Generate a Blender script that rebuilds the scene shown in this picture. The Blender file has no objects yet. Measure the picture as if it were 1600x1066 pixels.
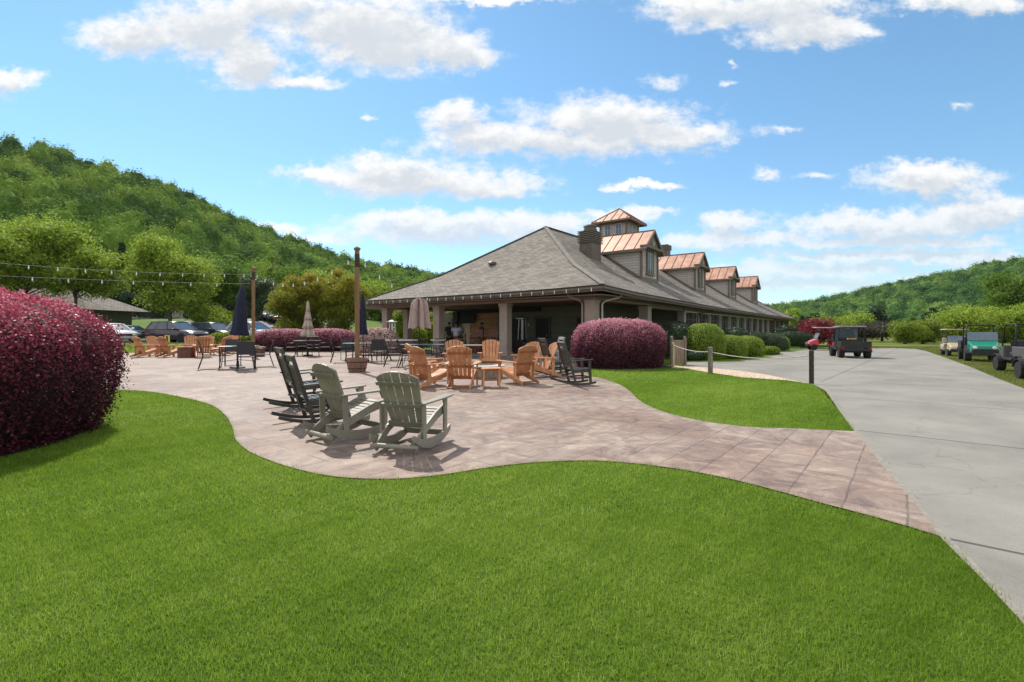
import bpy, math, random
import numpy as np
from math import radians as R, sin, cos, pi, tan
from mathutils import Vector, Matrix, Euler
random.seed(7)
rng = np.random.default_rng(11)
scene = bpy.context.scene
col = scene.collection
# ------------------------------------------------------------ camera
F = 760.0; HZ = 516.0; H = 1.6
cd = bpy.data.cameras.new("camera"); cam = bpy.data.objects.new("camera", cd); col.objects.link(cam)
cam.location = (0, 0, H); cam.rotation_euler = (R(90), 0, 0)
cd.sensor_width = 36; cd.lens = 36 * F / 1600; cd.shift_y = -17 / 1600
cd.clip_start = .05; cd.clip_end = 6000
scene.camera = cam
# ------------------------------------------------------------ world, sun, exposure
SUN_AZ = R(-31); SUN_EL = R(50)
world = bpy.data.worlds.new("World"); scene.world = world; world.use_nodes = True
EXPO = 0.68
SKY_STR = .15
scene.view_settings.view_transform = 'Standard'; scene.view_settings.look = 'None'
scene.view_settings.gamma = 1; scene.view_settings.exposure = EXPO
sd = bpy.data.lights.new("sun", 'SUN'); sd.energy = 3.1; sd.angle = R(.53); sd.color = (1, .95, .87)
so = bpy.data.objects.new("sun", sd); col.objects.link(so)
sdir = Vector((sin(SUN_AZ) * cos(SUN_EL), cos(SUN_AZ) * cos(SUN_EL), sin(SUN_EL)))
so.rotation_euler = sdir.to_track_quat('Z', 'Y').to_euler(); so.location = sdir * 100
CLOUDS = [(215,58,88,28),(330,40,105,46),(385,98,60,40),(470,133,56,13),(560,42,140,44),(610,76,130,36),(700,78,66,30),(430,10,90,26),
 (10,130,44,17),(760,0,110,9),(1180,14,150,30),(1250,48,88,28),(1310,50,60,17),(1080,2,80,13),(1520,4,110,18),(1042,124,30,12),(1125,132,10,7),
 (1136,100,7,7),(705,180,55,19),(850,222,175,24),(950,182,130,28),(1010,207,150,20),(740,212,65,20),(640,278,165,24),(610,258,75,20),
 (765,288,82,17),(495,272,50,12),(577,182,8,7),(1230,202,26,7),(1500,162,20,8),(1450,284,98,20),(1430,268,65,14),(1205,275,20,7),(1280,276,32,5),
 (1000,289,48,7),(710,358,185,24),(640,342,100,16),(500,372,75,9),(850,350,75,20),(1400,348,185,19),(1540,330,95,26),(1140,352,48,15),
 (1370,398,200,12),(1250,425,190,14),(1540,404,80,12),(1130,378,110,13),(1300,372,120,9),(1450,375,120,10),(1230,448,230,12),(1500,430,130,8),(980,330,60,10),(440,352,40,8),(-140,260,110,40),(1800,180,130,40),(1780,350,120,30)]
def build_world():
    nt = world.node_tree; N = nt.nodes; L = nt.links; N.clear()
    out = N.new('ShaderNodeOutputWorld'); bg = N.new('ShaderNodeBackground'); L.new(bg.outputs[0], out.inputs[0])
    sky = N.new('ShaderNodeTexSky'); sky.sky_type = 'NISHITA'; sky.sun_disc = False
    sky.sun_elevation = SUN_EL; sky.sun_rotation = SUN_AZ; sky.altitude = 200; sky.air_density = 1.0; sky.dust_density = .15; sky.ozone_density = 2.2
    def math_(op, a, b=None, c=None):
        n = N.new('ShaderNodeMath'); n.operation = op
        for i, v in enumerate((a, b, c)):
            if v is None: continue
            if isinstance(v, (int, float)): n.inputs[i].default_value = v
            else: L.new(v, n.inputs[i])
        return n.outputs[0]
    def vm(op, a, b=None):
        n = N.new('ShaderNodeVectorMath'); n.operation = op
        for i, v in enumerate((a, b)):
            if v is None: continue
            if isinstance(v, tuple): n.inputs[i].default_value = v
            else: L.new(v, n.inputs[i])
        return n.outputs['Value'] if op in ('LENGTH',) else n.outputs[0]
    tc = N.new('ShaderNodeTexCoord'); sp = N.new('ShaderNodeSeparateXYZ'); L.new(tc.outputs['Generated'], sp.inputs[0])
    y = math_('MAXIMUM', math_('ABSOLUTE', sp.outputs[1]), .02)
    u = math_('DIVIDE', sp.outputs[0], y); v = math_('DIVIDE', sp.outputs[2], y)
    cb = N.new('ShaderNodeCombineXYZ'); L.new(u, cb.inputs[0]); L.new(v, cb.inputs[1]); P = cb.outputs[0]
    def noise(vec, scale, detail, rough=.55):
        n = N.new('ShaderNodeTexNoise'); n.inputs['Scale'].default_value = scale; n.inputs['Detail'].default_value = detail
        n.inputs['Roughness'].default_value = rough; L.new(vec, n.inputs['Vector']); return n
    st = vm('MULTIPLY', P, (1, 1.5, 1))
    w = noise(st, 7, 4); wv = vm('MULTIPLY', vm('SUBTRACT', w.outputs['Color'], (.5, .5, .5)), (.12, .075, 0))
    w2 = noise(st, 34, 6, .65); wv2 = vm('MULTIPLY', vm('SUBTRACT', w2.outputs['Color'], (.5, .5, .5)), (.05, .035, 0))
    PW = vm('ADD', vm('ADD', P, wv), wv2)
    nz = noise(st, 22, 9, .66); nf = noise(vm('MULTIPLY', P, (1, 1.7, 1)), 5, 3)
    def field(p, LST):
        acc = None
        for (x, yy, a, b) in LST:
            c = ((x - 800) / F, (HZ - yy) / F, 0)
            d = vm('LENGTH', vm('MULTIPLY', vm('SUBTRACT', p, c), (F / a / 1.12, F / b / 1.12, 0)))
            if acc is None: acc = d
            else:
                n = N.new('ShaderNodeMath'); n.operation = 'SMOOTH_MIN'; L.new(acc, n.inputs[0]); L.new(d, n.inputs[1]); n.inputs[2].default_value = .35
                acc = n.outputs[0]
        return acc
    big_ = [c for c in CLOUDS if c[2] >= 40]; small_ = [c for c in CLOUDS if c[2] < 40]
    d1 = field(PW, big_); d2 = field(vm('ADD', PW, (-.012, .026, 0)), big_); d3 = field(PW, [(x, y_, a * 1.25, b * 1.25) for x, y_, a, b in small_])
    f1 = math_('ADD', math_('SUBTRACT', 1.27, d1), math_('MULTIPLY', math_('SUBTRACT', nz.outputs[0], .5), 1.6))
    def mr(v, a, b, c=0, d=1):
        n = N.new('ShaderNodeMapRange'); n.interpolation_type = 'SMOOTHSTEP'; L.new(v, n.inputs[0])
        n.inputs[1].default_value = a; n.inputs[2].default_value = b; n.inputs[3].default_value = c; n.inputs[4].default_value = d; return n.outputs[0]
    mask = math_('MAXIMUM', mr(f1, -.02, .80), mr(math_('ADD', math_('SUBTRACT', 1.0, d3), math_('MULTIPLY', math_('SUBTRACT', nz.outputs[0], .5), 2.2)), .0, 1.1, 0, .85))
    up = math_('ADD', d2, math_('MULTIPLY', math_('SUBTRACT', nz.outputs[0], .5), 1.9))
    shade = mr(up, .15, 1.25)
    cr = N.new('ShaderNodeMix'); cr.data_type = 'RGBA'; L.new(shade, cr.inputs[0])
    cr.inputs[6].default_value = (.58, .62, .67, 1); cr.inputs[7].default_value = (.83, .835, .84, 1)
    # the air near the horizon thins the clouds out
    hz = mr(v, .06, .30, .6, 1.0)
    mask = math_('MULTIPLY', mask, hz)
    # added broken cloud, out of view overhead and behind the camera, neutralises ambient light
    ov = noise(tc.outputs['Generated'], 2.6, 7); ovm = mr(ov.outputs[0], .36, .52); back = math_('MAXIMUM', mr(v, .85, 1.3), math_('LESS_THAN', sp.outputs[1], -.05))
    mask = math_('MAXIMUM', math_('MULTIPLY', mask, math_('GREATER_THAN', sp.outputs[1], 0.0)), math_('MULTIPLY', math_('MULTIPLY', ovm, back), math_('GREATER_THAN', sp.outputs[2], .02)))
    skm = N.new('ShaderNodeMix'); skm.data_type = 'RGBA'; skm.blend_type = 'MULTIPLY'; skm.inputs[0].default_value = 1
    L.new(sky.outputs[0], skm.inputs[6]); tn = N.new('ShaderNodeMix'); tn.data_type = 'RGBA'; L.new(mr(v, .0, .62), tn.inputs[0]); tn.inputs[6].default_value = (.54, .645, .67, 1); tn.inputs[7].default_value = SKY_TINT; L.new(tn.outputs[2], skm.inputs[7])
    cs = vm('SCALE', cr.outputs[2]); cs.node.inputs['Scale'].default_value = CLOUD_B
    mx = N.new('ShaderNodeMix'); mx.data_type = 'RGBA'; L.new(mask, mx.inputs[0]); L.new(skm.outputs[2], mx.inputs[6]); L.new(cs, mx.inputs[7])
    L.new(mx.outputs[2], bg.inputs[0]); bg.inputs[1].default_value = SKY_STR
SKY_TINT = (.58, .745, .73, 1); CLOUD_B = 5.0
build_world()
# ------------------------------------------------------------ helpers
def G(px, py, z=0.0):
    Y = (H - z) * F / (py - HZ); return Vector(((px - 800) / F * Y, Y, z))
def W(px, py, Y): return Vector(((px - 800) / F * Y, Y, H - (py - HZ) * Y / F))
def XY(px, Y): return (px - 800) / F * Y, Y
class MB:
    def __init__(s): s.v = []; s.f = []; s.m = []; s.mi = 0
    def add(s, vs, fs):
        b = len(s.v); s.v += [tuple(v) for v in vs]; s.f += [tuple(i + b for i in f) for f in fs]; s.m += [s.mi] * len(fs); return s
    def box(s, c, d, rot=None, taper=1.0):
        x, y, z = d[0] / 2, d[1] / 2, d[2] / 2
        vs = [Vector((sx * x * (taper if sz > 0 else 1), sy * y * (taper if sz > 0 else 1), sz * z)) for sz in (-1, 1) for sx, sy in ((-1, -1), (1, -1), (1, 1), (-1, 1))]
        if rot is not None:
            m = rot if isinstance(rot, Matrix) else Euler(rot).to_matrix(); vs = [m @ v for v in vs]
        c = Vector(c); return s.add([v + c for v in vs], [(3, 2, 1, 0), (4, 5, 6, 7), (0, 1, 5, 4), (1, 2, 6, 5), (2, 3, 7, 6), (3, 0, 4, 7)])
    def bar(s, p0, p1, w, h=None, up=(0, 0, 1), w1=None, h1=None):
        # w: across, h: along "up"
        h = w if h is None else h; w1 = w if w1 is None else w1; h1 = h if h1 is None else h1
        p0 = Vector(p0); p1 = Vector(p1); d = (p1 - p0).normalized(); u = Vector(up)
        if abs(d.dot(u)) > .98: u = Vector((0, 1, 0))
        x = d.cross(u).normalized(); u = x.cross(d).normalized(); vs = []
        for p, a, b in ((p0, w, h), (p1, w1, h1)):
            for sx, sy in ((-1, -1), (1, -1), (1, 1), (-1, 1)): vs.append(p + x * sx * a / 2 + u * sy * b / 2)
        return s.add(vs, [(3, 2, 1, 0), (4, 5, 6, 7), (0, 1, 5, 4), (1, 2, 6, 5), (2, 3, 7, 6), (3, 0, 4, 7)])
    def tube(s, pts, r, n=8, cap=True):
        pts = [Vector(p) for p in pts]; rs = r if isinstance(r, (list, tuple)) else [r] * len(pts); vs = []; u = None
        for i, p in enumerate(pts):
            d = (pts[min(i + 1, len(pts) - 1)] - pts[max(i - 1, 0)]).normalized()
            if u is None: u = Vector((0, 0, 1)) if abs(d.z) < .9 else Vector((1, 0, 0))
            x = d.cross(u).normalized(); u = x.cross(d).normalized()
            for k in range(n):
                a = 2 * pi * k / n; vs.append(p + (x * cos(a) + u * sin(a)) * rs[i])
        fs = [(i * n + k, i * n + (k + 1) % n, (i + 1) * n + (k + 1) % n, (i + 1) * n + k) for i in range(len(pts) - 1) for k in range(n)]
        if cap: fs += [tuple(range(n))[::-1], tuple(range((len(pts) - 1) * n, len(pts) * n))]
        return s.add(vs, fs)
    def lathe(s, prof, c=(0, 0, 0), n=24, axis='z', fold=None):
        vs = []
        for i, (r, z) in enumerate(prof):
            for k in range(n):
                a = 2 * pi * k / n; rr = r * (fold(a, i / (len(prof) - 1)) if fold else 1)
                q = (rr * cos(a), rr * sin(a), z)
                if axis == 'y': q = (q[0], q[2], q[1])
                if axis == 'x': q = (q[2], q[0], q[1])
                vs.append(Vector(q) + Vector(c))
        m = len(prof); fs = [(i * n + k, i * n + (k + 1) % n, (i + 1) * n + (k + 1) % n, (i + 1) * n + k) for i in range(m - 1) for k in range(n)]
        if prof[0][0] > 1e-4: fs.append(tuple(range(n))[::-1])
        if prof[-1][0] > 1e-4: fs.append(tuple(range((m - 1) * n, m * n)))
        return s.add(vs, fs)
    def prism(s, poly, dz0, dz1, mat=None):
        n = len(poly); vs = [Vector((p[0], p[1], dz0)) for p in poly] + [Vector((p[0], p[1], dz1)) for p in poly]
        if mat is not None: vs = [mat @ v for v in vs]
        return s.add(vs, [tuple(range(n))[::-1], tuple(range(n, 2 * n))] + [(i, (i + 1) % n, n + (i + 1) % n, n + i) for i in range(n)])
    def sphere(s, c, r, n=8, m=5):
        r = (r, r, r) if not isinstance(r, tuple) else r
        vs = [Vector((0, 0, -r[2]))]
        for j in range(1, m):
            t = -pi / 2 + pi * j / m
            for k in range(n): a = 2 * pi * k / n; vs.append(Vector((r[0] * cos(t) * cos(a), r[1] * cos(t) * sin(a), r[2] * sin(t))))
        vs.append(Vector((0, 0, r[2]))); c = Vector(c)
        fs = [(0, 1 + (k + 1) % n, 1 + k) for k in range(n)]
        for j in range(m - 2):
            b = 1 + j * n; fs += [(b + k, b + (k + 1) % n, b + n + (k + 1) % n, b + n + k) for k in range(n)]
        b = 1 + (m - 2) * n; fs += [(b + k, b + (k + 1) % n, len(vs) - 1) for k in range(n)]
        return s.add([v + c for v in vs], fs)
    def build(s, name, mat, parent=None, smooth=False, bevel=0, sub=0, uv=None):
        me = bpy.data.meshes.new(name); me.from_pydata(s.v, [], s.f); me.validate(); me.update()
        for mm in (mat if isinstance(mat, (list, tuple)) else [mat]): me.materials.append(mm)
        if any(s.m) and len(me.polygons) == len(s.m): me.polygons.foreach_set('material_index', s.m)
        if smooth:
            me.polygons.foreach_set('use_smooth', [True] * len(me.polygons))
            if smooth != 'all': me.set_sharp_from_angle(angle=R(38))
        o = bpy.data.objects.new(name, me); col.objects.link(o)
        if parent: o.parent = parent
        if bevel:
            b = o.modifiers.new('bevel', 'BEVEL'); b.width = bevel; b.segments = 2; b.limit_method = 'ANGLE'; b.angle_limit = R(40)
        if sub:
            b = o.modifiers.new('sub', 'SUBSURF'); b.levels = sub; b.render_levels = sub
        return o
def tag(o, label=None, cat=None, group=None, kind=None):
    if label: o['label'] = label
    if cat: o['category'] = cat
    if group: o['group'] = group
    if kind: o['kind'] = kind
    return o
def thing(name, label, cat, loc=(0, 0, 0), rz=0, group=None, sc=1):
    o = bpy.data.objects.new(name, None); col.objects.link(o); o.location = Vector(loc) if len(loc) == 3 else (loc[0], loc[1], 0)
    o.rotation_euler = (0, 0, rz); o.scale = (sc, sc, sc); o.empty_display_size = .2; return tag(o, label, cat, group)
KIDS = {}
def dup(root, label, loc, rz=0, sc=None, group=None):
    r = root.copy(); col.objects.link(r); r.location = Vector(loc) if len(loc) == 3 else (loc[0], loc[1], 0); r.rotation_euler = (0, 0, rz)
    if sc: r.scale = (sc, sc, sc)
    r['label'] = label
    if group: r['group'] = group
    if root not in KIDS: KIDS[root] = [(c, list(c.children)) for c in root.children]
    for ch, gs in KIDS[root]:
        c = ch.copy(); col.objects.link(c); c.parent = r; c.matrix_parent_inverse = ch.matrix_parent_inverse
        for g in gs: d = g.copy(); col.objects.link(d); d.parent = c
    return r
# ------------------------------------------------------------ materials
def hexc(c): return (*c, 1) if len(c) == 3 else c
def mat(name, c1, c2=None, rough=.6, scale=6, detail=4, metal=0, bump=0, bscale=None, spec=.5, coat=0, stretch=None, trans=0, ior=1.45, lo=.35, hi=.65, alpha=1, obj=True, rnd=0):
    m = bpy.data.materials.new(name); m.use_nodes = True; nt = m.node_tree; N = nt.nodes; L = nt.links; b = N['Principled BSDF']
    b.inputs['Roughness'].default_value = rough; b.inputs['Metallic'].default_value = metal; b.inputs['Specular IOR Level'].default_value = spec
    b.inputs['Coat Weight'].default_value = coat; b.inputs['Transmission Weight'].default_value = trans; b.inputs['IOR'].default_value = ior; b.inputs['Alpha'].default_value = alpha
    if c2 is None: c2 = tuple(min(1, x * 1.18) for x in c1[:3]); c1 = tuple(x * .86 for x in c1[:3])
    tc = N.new('ShaderNodeTexCoord'); mp = N.new('ShaderNodeMapping'); L.new(tc.outputs['Object'], mp.inputs[0])
    if stretch: mp.inputs['Scale'].default_value = stretch
    n = N.new('ShaderNodeTexNoise'); n.inputs['Scale'].default_value = scale; n.inputs['Detail'].default_value = detail; n.inputs['Roughness'].default_value = .6; L.new(mp.outputs[0], n.inputs[0])
    r = N.new('ShaderNodeValToRGB'); r.color_ramp.elements[0].position = lo; r.color_ramp.elements[1].position = hi
    r.color_ramp.elements[0].color = hexc(c1); r.color_ramp.elements[1].color = hexc(c2)
    L.new(n.outputs[0], r.inputs[0])
    if rnd:
        oi = N.new('ShaderNodeObjectInfo'); mr_ = N.new('ShaderNodeMapRange'); mr_.inputs[3].default_value = 1 - rnd; mr_.inputs[4].default_value = 1 + rnd; L.new(oi.outputs['Random'], mr_.inputs[0])
        vs = N.new('ShaderNodeVectorMath'); vs.operation = 'SCALE'; L.new(r.outputs[0], vs.inputs[0]); L.new(mr_.outputs[0], vs.inputs['Scale']); L.new(vs.outputs[0], b.inputs['Base Color'])
    else: L.new(r.outputs[0], b.inputs['Base Color'])
    if bump:
        n2 = N.new('ShaderNodeTexNoise'); n2.inputs['Scale'].default_value = bscale or scale * 4; n2.inputs['Detail'].default_value = 5; L.new(mp.outputs[0], n2.inputs[0])
        bp = N.new('ShaderNodeBump'); bp.inputs['Strength'].default_value = bump; bp.inputs['Distance'].default_value = .02; L.new(n2.outputs[0], bp.inputs['Height']); L.new(bp.outputs[0], b.inputs['Normal'])
    return m
def leafmat(name, cols, trans=.35, rough=.5, attr=None, spec=.4, big=.25, bigscale=.6):
    m = bpy.data.materials.new(name); m.use_nodes = True; nt = m.node_tree; N = nt.nodes; L = nt.links; b = N['Principled BSDF']; out = N['Material Output']
    b.inputs['Roughness'].default_value = rough; b.inputs['Specular IOR Level'].default_value = spec
    g = N.new('ShaderNodeNewGeometry'); tc = N.new('ShaderNodeTexCoord')
    n = N.new('ShaderNodeTexNoise'); n.inputs['Scale'].default_value = bigscale; n.inputs['Detail'].default_value = 3; L.new(tc.outputs['Object'], n.inputs[0])
    if attr:
        a = N.new('ShaderNodeAttribute'); a.attribute_name = attr; src = a.outputs['Fac']
    else: src = n.outputs[0]
    mm = N.new('ShaderNodeMath'); mm.operation = 'MULTIPLY_ADD'; L.new(src, mm.inputs[0]); mm.inputs[1].default_value = (.75 if attr else big * 2)
    k = N.new('ShaderNodeMath'); k.operation = 'MULTIPLY'; L.new(g.outputs['Random Per Island'], k.inputs[0]); k.inputs[1].default_value = (.25 if attr else 1 - big)
    L.new(k.outputs[0], mm.inputs[2])
    sb = N.new('ShaderNodeMath'); sb.operation = 'SUBTRACT'; L.new(mm.outputs[0], sb.inputs[0]); sb.inputs[1].default_value = 0 if attr else big / 2
    r = N.new('ShaderNodeValToRGB'); els = r.color_ramp.elements
    for i, c in enumerate(cols):
        e = els[i] if i < 2 else els.new(i / (len(cols) - 1)); 
    for i, c in enumerate(cols): els[i].position = i / (len(cols) - 1); els[i].color = hexc(c)
    L.new(sb.outputs[0], r.inputs[0]); L.new(r.outputs[0], b.inputs['Base Color'])
    t = N.new('ShaderNodeBsdfTranslucent'); L.new(r.outputs[0], t.inputs[0]); mx = N.new('ShaderNodeMixShader'); mx.inputs[0].default_value = trans
    L.new(b.outputs[0], mx.inputs[1]); L.new(t.outputs[0], mx.inputs[2]); L.new(mx.outputs[0], out.inputs[0])
    return m
def nodes(m): return m.node_tree.nodes, m.node_tree.links
# ------------------------------------------------------------ numpy mesh makers
def npmesh(name, V, k, mats, parent=None, attrs=None, extra=None):
    """V: (n*k,3) vertices, every k consecutive make one face. extra: (verts, faces) of a solid core with material slot 1"""
    nv = len(V); nf = nv // k; me = bpy.data.meshes.new(name)
    if extra is not None:
        ev = np.array(extra[0], dtype=np.float32); ef = extra[1]; sizes = [len(f) for f in ef]; flat = [i + nv for f in ef for i in f]
    else: ev = np.zeros((0, 3), np.float32); ef = []; sizes = []; flat = []
    me.vertices.add(nv + len(ev)); me.vertices.foreach_set('co', np.concatenate([V.astype(np.float32), ev]).ravel())
    li = np.concatenate([np.arange(nv, dtype=np.int32), np.array(flat, dtype=np.int32)])
    tot = np.concatenate([np.full(nf, k, np.int32), np.array(sizes, np.int32)]); st = np.concatenate([[0], np.cumsum(tot)[:-1]]).astype(np.int32)
    me.loops.add(len(li)); me.loops.foreach_set('vertex_index', li)
    me.polygons.add(len(tot)); me.polygons.foreach_set('loop_start', st); me.polygons.foreach_set('loop_total', tot)
    mi = np.concatenate([np.zeros(nf, np.int32), np.ones(len(ef), np.int32)]); me.polygons.foreach_set('material_index', mi)
    me.update(calc_edges=True)
    for m in (mats if isinstance(mats, (list, tuple)) else [mats]): me.materials.append(m)
    if attrs:
        for an, av in attrs.items():
            a = me.attributes.new(an, 'FLOAT', 'POINT'); av = np.concatenate([np.repeat(av, k), np.zeros(len(ev))]).astype(np.float32); a.data.foreach_set('value', av)
    o = bpy.data.objects.new(name, me); col.objects.link(o)
    if parent: o.parent = parent
    return o
def unit(a): return a / (np.linalg.norm(a, axis=1, keepdims=True) + 1e-9)
def leaves(P, N, size, jit=.8, aspect=.62, tri=False, droop=0, g=rng):
    n = len(P); N = unit(N + g.normal(0, jit, (n, 3))); T = g.normal(0, 1, (n, 3)); T[:, 2] -= droop
    T = unit(T - (T * N).sum(1, keepdims=True) * N); B = np.cross(N, T); s = (np.asarray(size) * g.uniform(.65, 1.3, n))[:, None]
    if tri: V = np.stack([P - T * s * .5 - B * s * .45, P - T * s * .4 + B * s * .5, P + T * s * .6], 1)
    else: V = np.stack([P - T * s * .5, P + B * s * .5 * aspect, P + T * s * .5, P - B * s * .5 * aspect], 1)
    return V.reshape(-1, 3)
def wob(P, f, ph=0):
    x, y, z = P[:, 0] * f, P[:, 1] * f, P[:, 2] * f
    return (np.sin(x * 1.7 + ph + 1.3 * np.sin(y * 1.1 + ph)) * np.cos(y * 1.9 - ph + np.sin(z * 1.3)) + np.sin(z * 2.1 + 1.1 * x + ph) * np.cos(x * 2.3 - y * 1.7 + ph * 2) * .7
            + .5 * np.sin(x * 4.1 - z * 3.3 + ph) * np.sin(y * 4.7 + z * 2.9)) / 2.2
def sph(n, g=rng): return unit(g.normal(0, 1, (n, 3)))
ICO = None; ICO2 = {}
def icotri(k):
    if k not in ICO2:
        import bmesh
        bm = bmesh.new(); bmesh.ops.create_icosphere(bm, subdivisions=k, radius=1); ICO2[k] = np.array([v.co[:] for f in bm.faces for v in f.verts]); bm.free()
    return ICO2[k]
def ico():
    global ICO
    if ICO is None:
        import bmesh
        bm = bmesh.new(); bmesh.ops.create_icosphere(bm, subdivisions=3, radius=1); ICO = (np.array([v.co[:] for v in bm.verts]), [tuple(v.index for v in f.verts) for f in bm.faces]); bm.free()
    return ICO
def domeR(d, p): return (np.abs(d) ** p).sum(1) ** (-1 / p)
def lowerfix(Q, d, p, S):
    """below the widest line the sides run nearly straight down to the ground"""
    m = d[:, 2] < 0; t = np.clip(-d[:, 2] / .8, 0, 1); xy = d[:, :2] / (np.linalg.norm(d[:, :2], axis=1, keepdims=True) + 1e-6)
    rh = (np.abs(xy) ** p).sum(1) ** (-1 / p); Q = Q.copy(); q = xy * (rh * (1 - .13 * t ** 2))[:, None] * S[:2]
    Q[m, :2] = q[m]; Q[m, 2] = (-t * S[2])[m]; return Q
def shrub(name, label, cat, loc, rad, rz, n, leaf, m, core, p=2.6, lump=.06, lf=3, group=None, zc=.42, jit=.75, depth=.12, ph=None, tri=False, asp=.62, tips=0):
    ph = rng.uniform(0, 9) if ph is None else ph; rx, ry, h = rad; S = np.array([rx, ry, h * (1 - zc)])
    d = sph(int(n * 1.35)); d = d[d[:, 2] > -.74][:n]
    def surf(d, k=1.0):
        r = domeR(d, p)[:, None]; Q = lowerfix(d * r * S, d, p, S); l = 1 + lump * wob(Q, lf / max(rx, ry), ph)
        Q = Q * (l * (k if np.ndim(k) else k))[:, None]; Q[:, 2] = np.where(Q[:, 2] < 0, Q[:, 2] * zc / (1 - zc), Q[:, 2]); Q[:, 2] += h * zc; return Q
    k = 1 - depth * rng.uniform(0, 1, len(d)) ** 2 + tips * np.maximum(0, rng.normal(0, 1, len(d)) - 1)
    P = surf(d, k); nrm = unit(d / S); V = leaves(P, nrm, leaf, jit, tri=tri, aspect=asp)
    iv, fs = ico(); cv = surf(iv, np.full(len(iv), 1 - depth * .9)); V[:, 2] = np.maximum(V[:, 2], .01)
    cv[:, 2] = np.maximum(cv[:, 2], -.02)
    o = npmesh(name, V, 3 if tri else 4, [m, core], extra=(cv, fs)); o.location = Vector((loc[0], loc[1], loc[2] if len(loc) > 2 else 0)); o.rotation_euler = (0, 0, rz)
    return tag(o, label, cat, group)
def tree(name, label, loc, h, cr, m, bark, n=5000, leaf=.25, trunk=.18, th=.28, blobs=16, rz=0, group=None, env=None, tri=False, droop=0, stems=1, seed=1, flat=1.0, shape='round', cat='tree', br=.42, tip=None, jit=.9):
    """cr crown radius, th = height of crown base / h"""
    g = np.random.default_rng(seed); t = thing(name, label, cat, loc, rz, group)
    z0 = h * th; ch = h - z0; C = []
    for i in range(blobs):
        if shape == 'cone': zz = g.uniform(0, 1) ** 1.1; rr = cr * (1 - zz) * .85; a = g.uniform(0, 2 * pi); C.append((cos(a) * rr * g.uniform(.3, 1), sin(a) * rr * g.uniform(.3, 1), z0 + ch * zz * .93, cr * br * (1.15 - zz) + .1))
        elif shape == 'vase': zz = g.uniform(.1, 1); rr = cr * (.45 + .55 * zz); a = g.uniform(0, 2 * pi); q = g.uniform(.1, 1) ** .5; C.append((cos(a) * rr * q, sin(a) * rr * q, z0 + ch * zz * .88, cr * br * g.uniform(.7, 1.1)))
        else:
            dd = sph(1, g)[0]; q = g.uniform(.35, .78); C.append((dd[0] * cr * q, dd[1] * cr * q, z0 + ch * .48 + dd[2] * ch * .42 * q * flat * 1.25, cr * br * g.uniform(.75, 1.2)))
    C = np.array(C); per = C[:, 3] ** 2; per = (per / per.sum() * n).astype(int) + 1; Ps = []; Ns = []
    for c, k in zip(C, per):
        d = sph(k, g); r = c[3] * (1 - .55 * g.uniform(0, 1, k) ** 2.2) * (1 + .22 * wob(d * 3, 1.4, c[0]))
        q = d * r[:, None]; q[:, 2] *= .8; Ps.append(q + c[:3]); Ns.append(d)
    P = np.concatenate(Ps); Nn = np.concatenate(Ns); P[:, 2] = np.maximum(P[:, 2], .15)
    at = {'tint': np.clip((P[:, 2] - z0) / ch, 0, 1) * .7 + .3 * g.uniform(0, 1, len(P))} if tip else None
    LV = leaves(P, Nn, leaf, jit, tri=tri, droop=droop, g=g); ct = icotri(2).reshape(-1, 3, 3); ct = np.concatenate([ct, ct[:, 2:3]], 1).reshape(-1, 3) if not tri else icotri(2)
    CV = np.concatenate([ct * (1 + .25 * wob(ct * 2, 1.5, c[0]))[:, None] * c[3] * .46 * (1, 1, .8) + c[:3] for c in C]); CV[:, 2] = np.maximum(CV[:, 2], .2); kk = 3 if tri else 4
    if tip: at = {'tint': np.concatenate([at['tint'], np.clip((CV[::kk, 2] - z0) / ch, 0, 1) * .6 + .1])}
    npmesh('crown', np.concatenate([LV, CV]), kk, m, t, attrs=at)
    b = MB(); top = z0 + ch * .55
    if stems == 1:
        pts = [(0, 0, -.1), (trunk * .2, 0, z0 * .6), (0, trunk * .2, z0 + ch * .15), (0, 0, top)]; b.tube(pts, [trunk * 1.25, trunk * .9, trunk * .7, trunk * .2], 8)
        for c in C[:min(len(C), 12)]: zz = z0 * g.uniform(.75, 1.1) + ch * .1; b.tube([(0, 0, zz), (c[0] * .5, c[1] * .5, (zz + c[2]) / 2), (c[0], c[1], c[2])], [trunk * .5, trunk * .3, trunk * .1], 6)
    else:
        for i in range(stems):
            c = C[i % len(C)]; a = 2 * pi * i / stems; x, y = cos(a) * trunk * 2, sin(a) * trunk * 2
            b.tube([(x, y, -.05), (x * 1.5 + c[0] * .15, y * 1.5 + c[1] * .15, z0 + ch * .1), (c[0] * .7, c[1] * .7, max(z0 + ch * .4, c[2]))], [trunk, trunk * .7, trunk * .25], 6)
    b.build('trunk', bark, t, smooth='all'); return t
# ------------------------------------------------------------ ground materials
def ramp(N, L, src, stops):
    r = N.new('ShaderNodeValToRGB'); e = r.color_ramp.elements
    while len(e) < len(stops): e.new(.5)
    for i, (p, c) in enumerate(stops): e[i].position = p; e[i].color = hexc(c)
    L.new(src, r.inputs[0]); return r.outputs[0]
def noi(N, L, vec, s, d=4, rough=.6, dist=0):
    n = N.new('ShaderNodeTexNoise'); n.inputs['Scale'].default_value = s; n.inputs['Detail'].default_value = d; n.inputs['Roughness'].default_value = rough; n.inputs['Distortion'].default_value = dist; L.new(vec, n.inputs[0]); return n.outputs[0]
def mixc(N, L, f, a, b, blend='MIX'):
    n = N.new('ShaderNodeMix'); n.data_type = 'RGBA'; n.blend_type = blend
    for i, v in ((0, f), (6, a), (7, b)):
        if isinstance(v, (int, float, tuple)): n.inputs[i].default_value = hexc(v) if isinstance(v, tuple) else v
        else: L.new(v, n.inputs[i])
    return n.outputs[2]
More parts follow.
